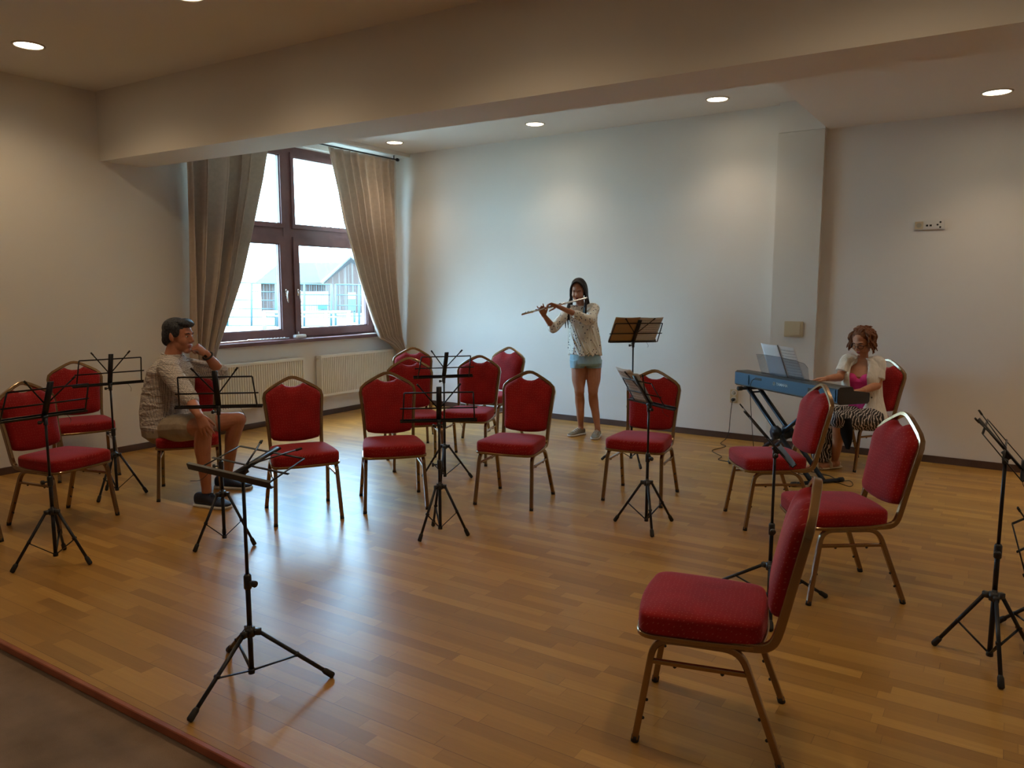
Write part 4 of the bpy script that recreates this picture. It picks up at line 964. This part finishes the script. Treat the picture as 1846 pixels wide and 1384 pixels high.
bm = bmesh.new(); torso(bm, -.014)
limb(bm, [nek-ZZ*.02, P(316, 625, dT), hd-ZZ*.03], [.064, .060, .058])
q, r_, f_, u_ = head(bm, hd, fm-ZZ*.10, ZZ, 1.10, 1.12)
for pts, rs in (([rsh, rsh.lerp(rel, .5)-ZZ*.0, rel], [.056, .052, .044]), ([rel, rel.lerp(rwr, .35), rwr], [.044, .043, .029]), ([lsh, lsh.lerp(lel, .5), lel], [.056, .052, .044]), ([lel, lel.lerp(lwr, .35), lwr], [.044, .043, .029])): limb(bm, pts, rs)
for hip, kn, an in ((rhip, rkn, ran), (lhip, lkn, lan)):
    limb(bm, [hip, hip.lerp(kn, .55), kn], [.092, .082, .060]); back = -fm*.02
    limb(bm, [kn, kn.lerp(an, .30)+back, kn.lerp(an, .6)+back*.6, an, an-ZZ*.03], [.058, .060, .048, .036, .036])
    ell(bm, kn+ZZ*.0, fm*.058, cm*.052, ZZ*.058)
hand(bm, rwr, (P(374, 782, 5.475)-rwr).normalized(), FH*.9-ZZ*.35-fm*.1, fm+ZZ*.3, (.16, .20, .22, .26), .16, 1.0)
hdir = (P(350, 620, dT-.02)-lwr); hand(bm, lwr, hdir, -ZZ*.5+FH*.0-fm*.9, -ZZ*.9-fm*.1, (1.35, 1.4, 1.4, 1.4), .0, 1.0, thumbdir=(-fm*.9+ZZ*.2))
bodyobj('body', bm, man_O, M['skin_man'], man, .0042)
Om = Vector(man_O); face_parts(man, q, r_, f_, u_, 1.10, 'hair_man', False, Om)
bm = bmesh.new()
qq = lambda x, y, z: q(x, y, z)
for x, y, z, a, b, d in ((0, -.022, .052, .080, .100, .080), (0, -.050, .010, .078, .068, .085), (0, .040, .094, .062, .055, .034), (0, .072, .093, .046, .030, .024), (-.03, .03, .10, .05, .05, .03), (0, -.075, -.03, .066, .038, .05)):
    ell(bm, q(x, y, z), r_*a*1.1, f_*b*1.1, u_*d*1.1, 22, 14)
for sx_ in (-1, 1): ell(bm, q(sx_*.073, .012, .040), r_*.012, f_*.038, u_*.048)
rnd = random.Random(4)
for i in range(70):
    a = rnd.uniform(-.05, .05); y0 = rnd.uniform(-.06, .05); tube(bm, [q(a, y0, .118-abs(a)*.35-abs(y0)*.1), q(a*1.05, y0+.035, .124-abs(a)*.35-max(0, y0)*.15), q(a, y0+.050, .114-abs(a)*.3-max(0, y0)*.25)], [.005, .006, .004], 6)
bodyobj('hair', bm, man_O, M['hair_man'], man, .0035, 1)
# shirt
bm = bmesh.new(); torso(bm, .012, 1)
limb(bm, [rsh+ZZ*.0, rsh.lerp(rel, .5)-cm*0, rel, rel.lerp(rwr, .22)], [.082, .075, .066, .058]); limb(bm, [lsh, lsh.lerp(lel, .5), lel, lel.lerp(lwr, .12)], [.080, .070, .062, .054])
limb(bm, [rsh.lerp(sho, .5), rsh], [.085, .080]); limb(bm, [lsh.lerp(sho, .5), lsh], [.085, .078])
rnd = random.Random(11)
for i in range(46):   # crumples across the back and side
    z = rnd.uniform(-.18, .16); a0 = rnd.uniform(-2.9, -.2); L_ = rnd.uniform(.35, .9); pts = []
    for k in range(5):
        a = a0+L_*k/4; c = wai.lerp(che, (z+.18)/.34) ; pts.append(c+(fm*math.sin(a)*.180 + cm*math.cos(a)*-.2*-1)+ZZ*(.02*math.sin(k+i)))
    tube(bm, pts, [.002, .006, .008, .006, .002], 6)
bodyobj('shirt', bm, man_O, M['shirt_man'], man, .0045, 2)
bm = bmesh.new(); tube(bm, [nek+(fm*math.cos(a)*.070+cm*math.sin(a)*.071)+ZZ*(-.004-.012*math.cos(a)) for a in [2*PI*i/24 for i in range(24)]], 0, flat=(.012, .004), closed=True, up=(0, 0, 1)); shift(bm, man_O); obj('collar', bm, M['shirt_man'], man)
# shorts
bm = bmesh.new()
loft(bm, [(P(307, 794, dT), fm*.11, cm*.155), (P(305, 781, dT), fm*.18, cm*.208), (P(304, 766, dT), fm*.184, cm*.212), (P(303, 752, dT), fm*.172, cm*.20)], 26, 2.2)
for hip, kn in ((rhip, rkn), (lhip, lkn)):
    limb(bm, [hip-ZZ*.005, hip.lerp(kn, .35), hip.lerp(kn, .66 if kn is rkn else .60)], [.112, .104, .096])
rnd = random.Random(2)
for i in range(16):
    t = rnd.uniform(.1, .6); c = rhip.lerp(rkn, t); a0 = rnd.uniform(-.5, 1.8); tube(bm, [c+(cm*math.cos(a0+k*.25)+ZZ*math.sin(a0+k*.25))*.104+fm*.02*k for k in range(5)], [.002, .006, .007, .006, .002], 6)
bodyobj('shorts', bm, man_O, M['shorts_man'], man, .0045, 2)
bm = bmesh.new(); wc = lwr.lerp(lel, .13); ax = (lel-lwr).normalized(); e1 = ax.cross(ZZ).normalized(); e2 = ax.cross(e1)
tube(bm, [wc+(e1*math.cos(a)+e2*math.sin(a))*.034 for a in [2*PI*i/20 for i in range(20)]], 0, flat=(.011, .004), closed=True, up=ax); ell(bm, wc+cm*.036, cm*.006, ax*.02, ax.cross(cm)*.018); shift(bm, man_O); obj('wristwatch', bm, M['rubber'], man)
for an, hp_, tp_ in ((ran, (353.5, 908.5, 5.70), (414, 906, 5.60)), (lan, (389, 881, 6.20), (457, 876, 6.16))):
    h0, t0 = P(*hp_), P(*tp_); h0.z = 0; t0.z = 0; dd = (t0-h0).normalized(); t0 = h0+dd*.300
    bm, bs = bmesh.new(), bmesh.new(); shoe(bm, bs, h0, t0, .056, .102)
    sh = bodyobj('shoe', bm, man_O, M['navy'], man, .004, 2)
    shift(bs, man_O); obj('sole', bs, M['sole'], sh)
    bm = bmesh.new()
    for k in range(4):
        c = h0+dd*(.140+k*.024)+ZZ*(.102-k*.011); s_ = dd.cross(ZZ); tube(bm, [c-s_*.026-ZZ*.006, c+ZZ*.003, c+s_*.026-ZZ*.006], .0028, 6)
    shift(bm, man_O); obj('laces', bm, M['navy'], sh)

# ======== flutist, standing, facing the camera
dG = 8.30
fg = (-FH*.93-RT*.28).normalized(); cg = fg.cross(ZZ).normalized()   # cg: her right (screen left)
girl_O = (P(1060, 784, dG).x, P(1060, 784, dG).y, 0)
girl = person('person', girl_O, 'young woman in a dotted white blouse and light blue shorts playing the flute')
pel = P(1056, 650, dG); wai = P(1052, 615, dG); che = P(1050, 580, dG); sho = P(1048, 557, dG); nek = P(1046.5, 546, dG); hd = P(1042.5, 524.3, dG-.05)
fu = (ZZ+fg*-.0).normalized(); hf = (fg*.90-cg*.0-ZZ*.30).normalized()
rsh = P(1026, 560, dG-.02); rel = P(998, 591, dG-.16); rwr = P(980.5, 568, dG-.30)
lsh = P(1071, 556, dG-.02); lel = P(1062, 577, dG-.24); lwr = P(1006, 552.5, dG-.36)
ra = (P(1047, 766, 8.42), P(1077, 769, 8.30))
def gt(bm, g, lo=0, hi=99):
    R = [(P(1056, 658, dG), fg*.09, cg*.140), (P(1056, 652, dG), fg*.105, cg*.165), (P(1055, 636, dG), fg*.10, cg*.152), (wai, fg*.088, cg*.128), (P(1051, 596, dG), fg*.098, cg*.140), (che, fg*.108, cg*.150), (P(1049, 565, dG), fg*.085, cg*.165), (sho+ZZ*.012, fg*.062, cg*.14), (P(1047.5, 550, dG), fg*.048, cg*.07), (nek, fg*.044, cg*.044)]
    loft(bm, [(c, a+a.normalized()*g, b+b.normalized()*g) for c, a, b in R[lo:hi]], 28, 2.2)
bm = bmesh.new(); gt(bm, -.012)
limb(bm, [nek-ZZ*.02, nek.lerp(hd, .5), hd-ZZ*.03+fg*-.01], [.044, .042, .044])
q, r_, f_, u_ = head(bm, hd, hf, fu, .97, .9)
for pts, rs in (([rsh, rsh.lerp(rel, .5), rel], [.040, .037, .033]), ([rel, rel.lerp(rwr, .35), rwr], [.033, .032, .022]), ([lsh, lsh.lerp(lel, .5), lel], [.040, .037, .033]), ([lel, lel.lerp(lwr, .35), lwr], [.033, .032, .022])): limb(bm, pts, rs)
for px, kx, an in ((1044, 1044.5, ra[0]), (1070, 1069, ra[1])):
    d0 = dG+.02; hip = P(px, 652, d0); kn = P(kx, 706, d0-.03)
    limb(bm, [hip, P(px-.5 if px < 1050 else px, 680, d0-.01), kn+ZZ*.02, kn-ZZ*.02], [.088, .078, .055, .050])
    limb(bm, [kn, P(kx+.8, 722, d0+.03), P(kx+1.6+(3 if px > 1050 else 0), 744, d0+.03), an, an-ZZ*.05], [.049, .053, .043, .030, .033])
    ell(bm, kn+fg*.012, fg*.045, cg*.042, ZZ*.05)
# flute line
F0, F1 = P(1058.5, 536.5, dG-.20), P(940, 566.5, dG-.42); fd = (F1-F0).normalized()
FLp = lambda t: F0+(F1-F0)*t
hand(bm, rwr, (P(973, 555.5, dG-.365)-rwr).normalized()*.8+ZZ*.35, (fg*.2+FH*.8+RT*.1)*-1 if False else (RT*.2+FH*-.0-ZZ*.1+FH*.9)*-1, -cg*.9, (.25, .55, .65, .1), .12, .92, thumbdir=(ZZ*.75-cg*.35-FH*-.25))
hand(bm, lwr, (P(997, 548.5, dG-.36)-lwr).normalized()*.7+ZZ*.15-RT*.5, -ZZ*.75+FH*-.2, FH*.85-ZZ*.2, (.75, .85, .8, .55), .04, .92, thumbdir=(-RT*.5+FH*.35-ZZ*.45))
bodyobj('body', bm, girl_O, M['skin_girl'], girl, .0042)
Og = Vector(girl_O); face_parts(girl, q, r_, f_, u_, .97, 'brow', True, Og, .019)
# long straight hair, centre parting
bm = bmesh.new()
for x, y, z, a, b, d in ((0, -.036, .052, .082, .094, .084), (0, -.055, .0, .074, .060, .095)):
    ell(bm, q(x, y, z), r_*a*.99, f_*b*.99, u_*d*.99, 22, 14)
rnd = random.Random(21)
for sgn in (-1, 1):
    for k in range(5):
        y0 = .050-.014*k; limb(bm, [q(sgn*.004, y0, .123-.0*k), q(sgn*.034, y0+.014, .112), q(sgn*.062, y0+.006, .072), q(sgn*.078, y0-.010, .015), q(sgn*.084, y0-.020, -.05), q(sgn*.082, y0-.02, -.10)], [.006, .008, .009, .010, .011, .010], 8, 3)
for sgn in (-1, 1):
    for i in range(8, 34):
        t = i/33; x0 = .006+.004*t; yr = .066-t*.15; zt = .126-.028*abs(yr-.0)/.08*abs(yr)/.08*.5
        top = q(sgn*x0, yr, zt-.004-(0.018 if yr > .05 else 0)); side1 = q(sgn*.062, yr*.85+.0, .082-max(0, yr)*.25); side2 = q(sgn*.083, yr*.72-.005, .01); side3 = q(sgn*(.086), yr*.55-.012, -.07)
        drop = (.33 if sgn > 0 else .27) if yr > .0 else .22
        e_ = side3-ZZ*(drop*(.8+.2*rnd.random()))+fg*(.135 if yr > 0 else .0)+cg*(sgn*.012)+cg*rnd.uniform(-.035, .02)*sgn
        m_ = side3.lerp(e_, .5)+cg*sgn*.010+fg*(.05 if yr > 0 else 0)
        limb(bm, [top, side1, side2, side3, m_, e_], [.006, .010, .012, .012, .011, .004], 8, 3)
bodyobj('hair', bm, girl_O, M['hair_girl'], girl, .0038, 1)
# blouse
bm = bmesh.new()
loft(bm, [(P(1055, 638, dG), fg*.128, cg*.178), (P(1054, 622, dG), fg*.124, cg*.168), (P(1052, 600, dG), fg*.122, cg*.160), (che, fg*.122, cg*.160), (P(1049, 565, dG), fg*.10, cg*.172), (sho+ZZ*.012, fg*.078, cg*.150), (P(1047.5, 551, dG), fg*.062, cg*.085)], 28, 2.2)
limb(bm, [rsh.lerp(sho, .35), rsh, rsh.lerp(rel, .5), rel, rel.lerp(rwr, .14)], [.055, .056, .054, .055, .052]); limb(bm, [lsh.lerp(sho, .35), lsh, lsh.lerp(lel, .5), lel, lel.lerp(lwr, .42)], [.055, .060, .060, .056, .047])
rnd = random.Random(5)
for i in range(22):
    a = rnd.uniform(0, 2*PI); L_ = rnd.uniform(.4, 1); pts = []
    for k in range(5):
        t = k/4*L_; c = P(1055, 640, dG).lerp(che, t); w_ = .005+.012*(1-t); pts.append(c+fg*math.cos(a+.15*k)*(.120+w_)+cg*math.sin(a+.15*k)*(.162+w_))
    tube(bm, pts, [.010, .009, .008, .005, .002], 6)
bodyobj('blouse', bm, girl_O, M['blouse'], girl, .0045, 2)
bm = bmesh.new(); loft(bm, [(P(1056.5, 658.5, dG), fg*.105, cg*.155), (P(1056, 654, dG), fg*.120, cg*.172), (P(1055, 640, dG), fg*.115, cg*.165), (P(1054, 628, dG), fg*.105, cg*.15)], 26, 2.2)
for px in (1042, 1070.5): loft(bm, [(P(px, 648, dG+.01), fg*.100, cg*.090), (P(px, 662.5, dG+.01), fg*.098, cg*.084)], 20)
bodyobj('shorts', bm, girl_O, M['shorts_girl'], girl, .0045, 1)
for an, h_, t_ in ((ra[0], (1057, 777), (1029, 782.5)), (ra[1], (1080, 778), (1068, 789.5))):
    def gp(x, y):
        d = FW+RT*((x-CXP)/FPX)+UP*((CYP-y)/FPX); return CAMP+d*(-HC/d.z)
    h0, t0 = gp(*h_), gp(*t_); dd = (t0-h0).normalized(); h0 = Vector((an.x, an.y, 0))-dd*.055; t0 = h0+dd*.245
    bm, bs = bmesh.new(), bmesh.new(); shoe(bm, bs, h0, t0, .044, .072); sh = bodyobj('shoe', bm, girl_O, M['greyshoe'], girl, .004, 2)
    shift(bs, girl_O); obj('sole', bs, M['sole'], sh)
    bm = bmesh.new()
    for k in range(4):
        c = h0+dd*(.105+k*.024)+ZZ*(.078-k*.008); s_ = dd.cross(ZZ); tube(bm, [c-s_*.024-ZZ*.005, c+ZZ*.003, c+s_*.024-ZZ*.005], .0035, 6)
    shift(bm, girl_O); obj('laces', bm, M['white_linen'], sh)
# flute
fl_ = empty('flute', F0.lerp(F1, .5), label='silver flute held out to the left by the standing woman', cat='flute'); OF = Vector(fl_.location)
bm = bmesh.new(); tube(bm, [FLp(t)-OF for t in (0, .01, .33, .335, .36, .365, .82, .825, .85, .855, 1.)], [.009, .011, .0105, .0125, .0125, .0105, .0105, .0125, .0125, .0105, .0105], 12); obj('tube', bm, M['silver'], fl_)
bm = bmesh.new(); ell(bm, FLp(.13)+ZZ*.008-OF, fd*.014, fg*.011, ZZ*.005); obj('lip_plate', bm, M['silver'], fl_)
up2 = (ZZ-fd*fd.z).normalized(); sd2 = fd.cross(up2)
bm = bmesh.new()
for t in (.42, .47, .51, .55, .60, .645, .69, .735, .78, .90, .94): disc_solid(bm, FLp(t)+up2*.014-OF, up2, .0095, .005, 12)
tube(bm, [FLp(.4)+up2*.010-sd2*.010-OF, FLp(.8)+up2*.010-sd2*.010-OF], .002, 6)
obj('keywork', bm, M['silver'], fl_)

# ======== pianist, seated, facing left towards the camera
dP = 6.95
fp = (-.62, -.785, 0); fp = Vector(fp).normalized(); cp = fp.cross(ZZ).normalized()   # cp: her right (screen left)
pian_O = (P(1550, 790, dP).x, P(1550, 790, dP).y, 0)
pian = person('person', pian_O, 'woman with auburn curls and glasses in a white shirt playing the keyboard')
hipc = P(1560, 742, dP); wai = P(1556, 712, dP-.01); che = P(1553, 677, dP-.03); sho = P(1555, 652, dP-.03); nek = P(1556, 641, dP-.04); hd = P(1555, 617, dP-.06)
hf = (-RT*.80-FH*.58-ZZ*.40).normalized(); ft_ = (-RT*.60-FH*.80).normalized(); ct_ = ft_.cross(ZZ).normalized()
rsh = P(1528, 650, dP+.02); rel = P(1514, 680, dP-.02); rwr = P(1491, 682, dP-.17)
lsh = P(1584, 655, dP-.09); lel = P(1581, 695, dP-.13); lwr = P(1556, 703, dP-.33)
def pt(bm, g, lo=0):
    R = [(P(1562, 765, dP), fp*.11, cp*.13), (P(1562, 752, dP), fp*.135, cp*.175), (hipc, fp*.13, cp*.172), (wai, ft_*.105, ct_*.138), (P(1554, 694, dP-.02), ft_*.112, ct_*.145), (che, ft_*.115, ct_*.150), (P(1554, 662, dP-.03), ft_*.090, ct_*.160), (sho, ft_*.062, ct_*.135), (P(1556, 646, dP-.04), ft_*.05, ct_*.07), (nek, fp*.044, cp*.045)]
    loft(bm, [(c, a+a.normalized()*g, b+b.normalized()*g) for c, a, b in R[lo:]], 28, 2.2)
bm = bmesh.new(); pt(bm, -.010)
for s_ in (-1, 1): ell(bm, che+ft_*.060+ct_*.060*s_-ZZ*.035, ft_*.050, ct_*.060, ZZ*.055)
limb(bm, [nek-ZZ*.02, nek.lerp(hd, .5), hd-ZZ*.03], [.045, .043, .045])
q, r_, f_, u_ = head(bm, hd, hf, ZZ, 1.0, .92)
for pts, rs in (([rsh, rsh.lerp(rel, .5), rel], [.046, .043, .037]), ([rel, rel.lerp(rwr, .35), rwr], [.037, .036, .025]), ([lsh, lsh.lerp(lel, .5), lel], [.046, .043, .037]), ([lel, lel.lerp(lwr, .35), lwr], [.037, .036, .025])): limb(bm, pts, rs)
rh, lh = P(1545, 752, dP-.02), P(1572, 756, dP-.12)
rk, lk = P(1485, 748, dP-.15), P(1511, 756, dP-.42)
rak, lak = P(1480, 826, dP-.10), P(1505, 828, 6.86)
for hip, kn, an in ((rh, rk, rak), (lh, lk, lak)):
    limb(bm, [hip, hip.lerp(kn, .5), kn], [.085, .072, .054]); limb(bm, [kn, kn.lerp(an, .32)-fp*.02, kn.lerp(an, .65)-fp*.012, an, an-ZZ*.02], [.052, .054, .042, .030, .031])
    ft = Vector((an.x, an.y, .035)); limb(bm, [an-ZZ*.03, ft-fp*.03, ft+fp*.03, ft+fp*.10-ZZ*.008, ft+fp*.14-ZZ*.014], [.032, .03, .03, .026, .016])
    for k in range(5): ball(bm, ft+fp*(.155-.012*k)-ZZ*.018+cp*(.022-.011*k)*(1 if an is rak else -1), .010-.0008*k, 8)
kd = (KX*-1)
hand(bm, rwr, fp*.75+cp*.62-ZZ*.12, -ZZ, -cp*.7+fp*.4, (.28, .32, .34, .38), .14, .95, thumb=(.8, .1))
hand(bm, lwr, fp*.95+cp*.1-ZZ*.1, -ZZ, cp*.8, (.3, .34, .36, .4), .10, .95, thumb=(.8, .1))
bodyobj('body', bm, pian_O, M['skin_pian'], pian, .0042)
Op = Vector(pian_O); face_parts(pian, q, r_, f_, u_, 1., 'brow', True, Op, .019)
# glasses
bm = bmesh.new()
for x in (-1, 1): tube(bm, [q(x*.034+.024*math.cos(a), .098-.010*abs(math.cos(a))*(1 if x*math.cos(a) > 0 else 0), -.002+.017*math.sin(a))-Op for a in [2*PI*i/18 for i in range(18)]], .0022, 6, closed=True); tube(bm, [q(x*.058, .090, .004)-Op, q(x*.080, .03, .004)-Op, q(x*.084, -.012, -.002)-Op], .0022, 6)
tube(bm, [q(-.010, .100, .002)-Op, q(0, .103, .005)-Op, q(.010, .100, .002)-Op], .002, 6); obj('glasses', bm, M['rubber'], pian)
# curly hair
bm = bmesh.new()
for x, y, z, a, b, d in ((0, -.022, .050, .084, .096, .082), (0, -.055, .005, .088, .062, .09)):
    ell(bm, q(x, y, z), r_*a, f_*b, u_*d, 22, 14)
rnd = random.Random(31)
for i in range(230):
    th = rnd.uniform(-2.45, 2.45); ph = rnd.uniform(.15, 1.15)
    # direction measured from the back of the head
    dx, dy = math.sin(th), -math.cos(th)
    st = q(dx*.070*math.sin(ph), -.018+dy*.085*math.sin(ph), .045+.088*math.cos(ph))
    if dy > .25: continue
    L_ = rnd.uniform(.10, .19)*(1 if dy < .2 else .8); side = (r_*dx+f_*dy).normalized(); p = st; pts = [p]; w0 = rnd.uniform(0, 6)
    for k in range(6):
        outw = side*(.020*(1 if k < 2 else .15))+ZZ*(-L_/6*(.5 if k < 1 else 1.1)); wig = (r_*math.cos(w0+k*1.5)+f_*math.sin(w0+k*1.5))*.012
        p = p+outw+wig; pts.append(p)
    limb(bm, pts, [.008, .010, .010, .009, .008, .007, .004], 7, 2)
for i in range(26):
    a = rnd.uniform(-.055, .055); y0 = rnd.uniform(-.07, .03); tube(bm, [q(a, y0, .128-abs(a)*.5), q(a*1.2+rnd.uniform(-.01, .01), y0-.02, .146-abs(a)*.5), q(a*1.4, y0-.055, .128-abs(a)*.5)], [.006, .010, .004], 6)
bodyobj('hair', bm, pian_O, M['hair_pian'], pian, .0038, 1)
# pink top
bm = bmesh.new(); loft(bm, [(hipc, fp*.134, cp*.172), (wai, ft_*.112, ct_*.145), (P(1554, 694, dP-.02), ft_*.122, ct_*.150), (P(1553.5, 686, dP-.03), ft_*.124, ct_*.150), (P(1553, 681, dP-.03), ft_*.112, ct_*.14)], 28, 2.2)
for s_ in (-1, 1): ell(bm, che+ft_*.073+ct_*.062*s_-ZZ*.030, ft_*.058, ct_*.066, ZZ*.058)
bodyobj('top', bm, pian_O, M['pink'], pian, .0045, 1)
# open white shirt: a shell with the front left open
def shell(z0, z1): pass
bm = bmesh.new(); nU, nV = 40, 26
sec = [(P(1562, 762, dP), fp*.165, cp*.205), (P(1561, 748, dP), fp*.160, cp*.200), (hipc+ZZ*.02, fp*.150, cp*.19), (wai, ft_*.138, ct_*.165), (P(1554, 694, dP-.02), ft_*.148, ct_*.170), (che, ft_*.150, ct_*.172), (P(1554, 662, dP-.03), ft_*.112, ct_*.178), (sho+ZZ*.008, ft_*.080, ct_*.146), (P(1556, 644, dP-.04), ft_*.064, ct_*.080)]
G = []
for j in range(len(sec)*3-2):
    i0 = min(j//3, len(sec)-2); t = j/3-i0; c = sec[i0][0].lerp(sec[i0+1][0], t); a = sec[i0][1].lerp(sec[i0+1][1], t); b = sec[i0][2].lerp(sec[i0+1][2], t); zf = j/(len(sec)*3-3)
    gap = .50-.10*zf if zf < .8 else .45; row = []
    for i in range(nU+1):
        an_ = gap+(2*PI-2*gap)*i/nU; rip = 1+.03*math.sin(an_*9+zf*3)*(1-zf)
        row.append(bm.verts.new(c+a*math.cos(an_)*rip+b*math.sin(an_)*rip))
    G.append(row)
for j in range(len(G)-1):
    for i in range(nU): bm.faces.new((G[j][i], G[j][i+1], G[j+1][i+1], G[j+1][i]))
shift(bm, pian_O); so_ = obj('shirt', bm, M['white_linen'], pian); sd = so_.modifiers.new('t', 'SOLIDIFY'); sd.thickness = .004
for sh_, el_ in ((rsh, rel), (lsh, lel)):
    bm = bmesh.new(); limb(bm, [sh_.lerp(sho, .30), sh_, sh_.lerp(el_, .45)], [.062, .064, .058]); dd = (el_-sh_).normalized(); e1 = dd.cross(fp).normalized(); e2 = dd.cross(e1)
    loft(bm, [(sh_.lerp(el_, .3), e1*.060, e2*.060), (sh_.lerp(el_, .72), e1*.062, e2*.062)], 20); bodyobj('sleeve', bm, pian_O, M['white_linen'], pian, .0045, 2)
bm = bmesh.new()
for s_ in (-1, 1):
    tube(bm, [nek-ZZ*.015-ft_*.05+ct_*s_*.02, nek-ZZ*.012+ct_*s_*.066, nek-ZZ*.045+ct_*s_*.072+ft_*.06, nek-ZZ*.09+ct_*s_*.082+ft_*.085], 0, flat=(.020, .004), up=(0, 0, 1))
shift(bm, pian_O); obj('collar', bm, M['white_linen'], pian)
bm = bmesh.new()
for k, j in enumerate((2, 5, 8, 11, 14)): disc_solid(bm, G_ := (sec[min(j//3, 8)][0]+sec[min(j//3, 8)][1]*math.cos(-.60)*1.03+sec[min(j//3, 8)][2]*math.sin(-.60)*1.03), fp, .007, .006, 10)
shift(bm, pian_O); obj('buttons', bm, M['rubber'], pian)
# skirt / wide trousers with zebra print
bm = bmesh.new(); loft(bm, [(P(1562, 768, dP), fp*.13, cp*.155), (P(1562, 755, dP), fp*.155, cp*.19), (hipc, fp*.145, cp*.182)], 26, 2.2)
for hip, kn in ((rh, rk), (lh, lk)): limb(bm, [hip, hip.lerp(kn, .5), kn+fp*.0], [.105, .094, .074])
limb(bm, [rk, rk.lerp(rak, .45), rak+ZZ*.05], [.075, .082, .090])
bodyobj('trousers', bm, pian_O, M['zebra'], pian, .005, 2)
bm = bmesh.new(); k0 = lk-ZZ*.02+cp*-.02-fp*.03
loft(bm, [(k0+ZZ*.04, fp*.055, cp*.07), (k0-ZZ*.06-fp*.035, fp*.05, cp*.066), (k0-ZZ*.16-fp*.06, fp*.028, cp*.05), (k0-ZZ*.24-fp*.07, fp*.010, cp*.02)], 20)
bodyobj('hanging_panel', bm, pian_O, M['blackcloth'], pian, .005, 2)
for an in (rak, lak):
    ft = Vector((an.x, an.y, 0)); bm = bmesh.new()
    loft(bm, [(ft-fp*.065+ZZ*.012, cp*.028, ZZ*.010), (ft-fp*.05+ZZ*.012, cp*.034, ZZ*.011), (ft+fp*.05+ZZ*.010, cp*.036, ZZ*.009), (ft+fp*.13+ZZ*.009, cp*.040, ZZ*.008), (ft+fp*.17+ZZ*.008, cp*.028, ZZ*.007)], 18, 2.6); shift(bm, pian_O); sn = obj('sandal', bm, M['sandal'], pian)
    bm = bmesh.new(); tube(bm, [ft+fp*.075+cp*.044+ZZ*.012, ft+fp*.072+cp*.032+ZZ*.052, ft+fp*.07+ZZ*.068, ft+fp*.072-cp*.032+ZZ*.052, ft+fp*.075-cp*.044+ZZ*.012], 0, flat=(.022, .003), up=fp)
    tube(bm, [ft-fp*.02+cp*.036+ZZ*.02, ft-fp*.062+ZZ*.05, ft-fp*.02-cp*.036+ZZ*.02], 0, flat=(.006, .002), up=(0, 0, 1)); shift(bm, pian_O); obj('strap', bm, M['sandal'], sn)
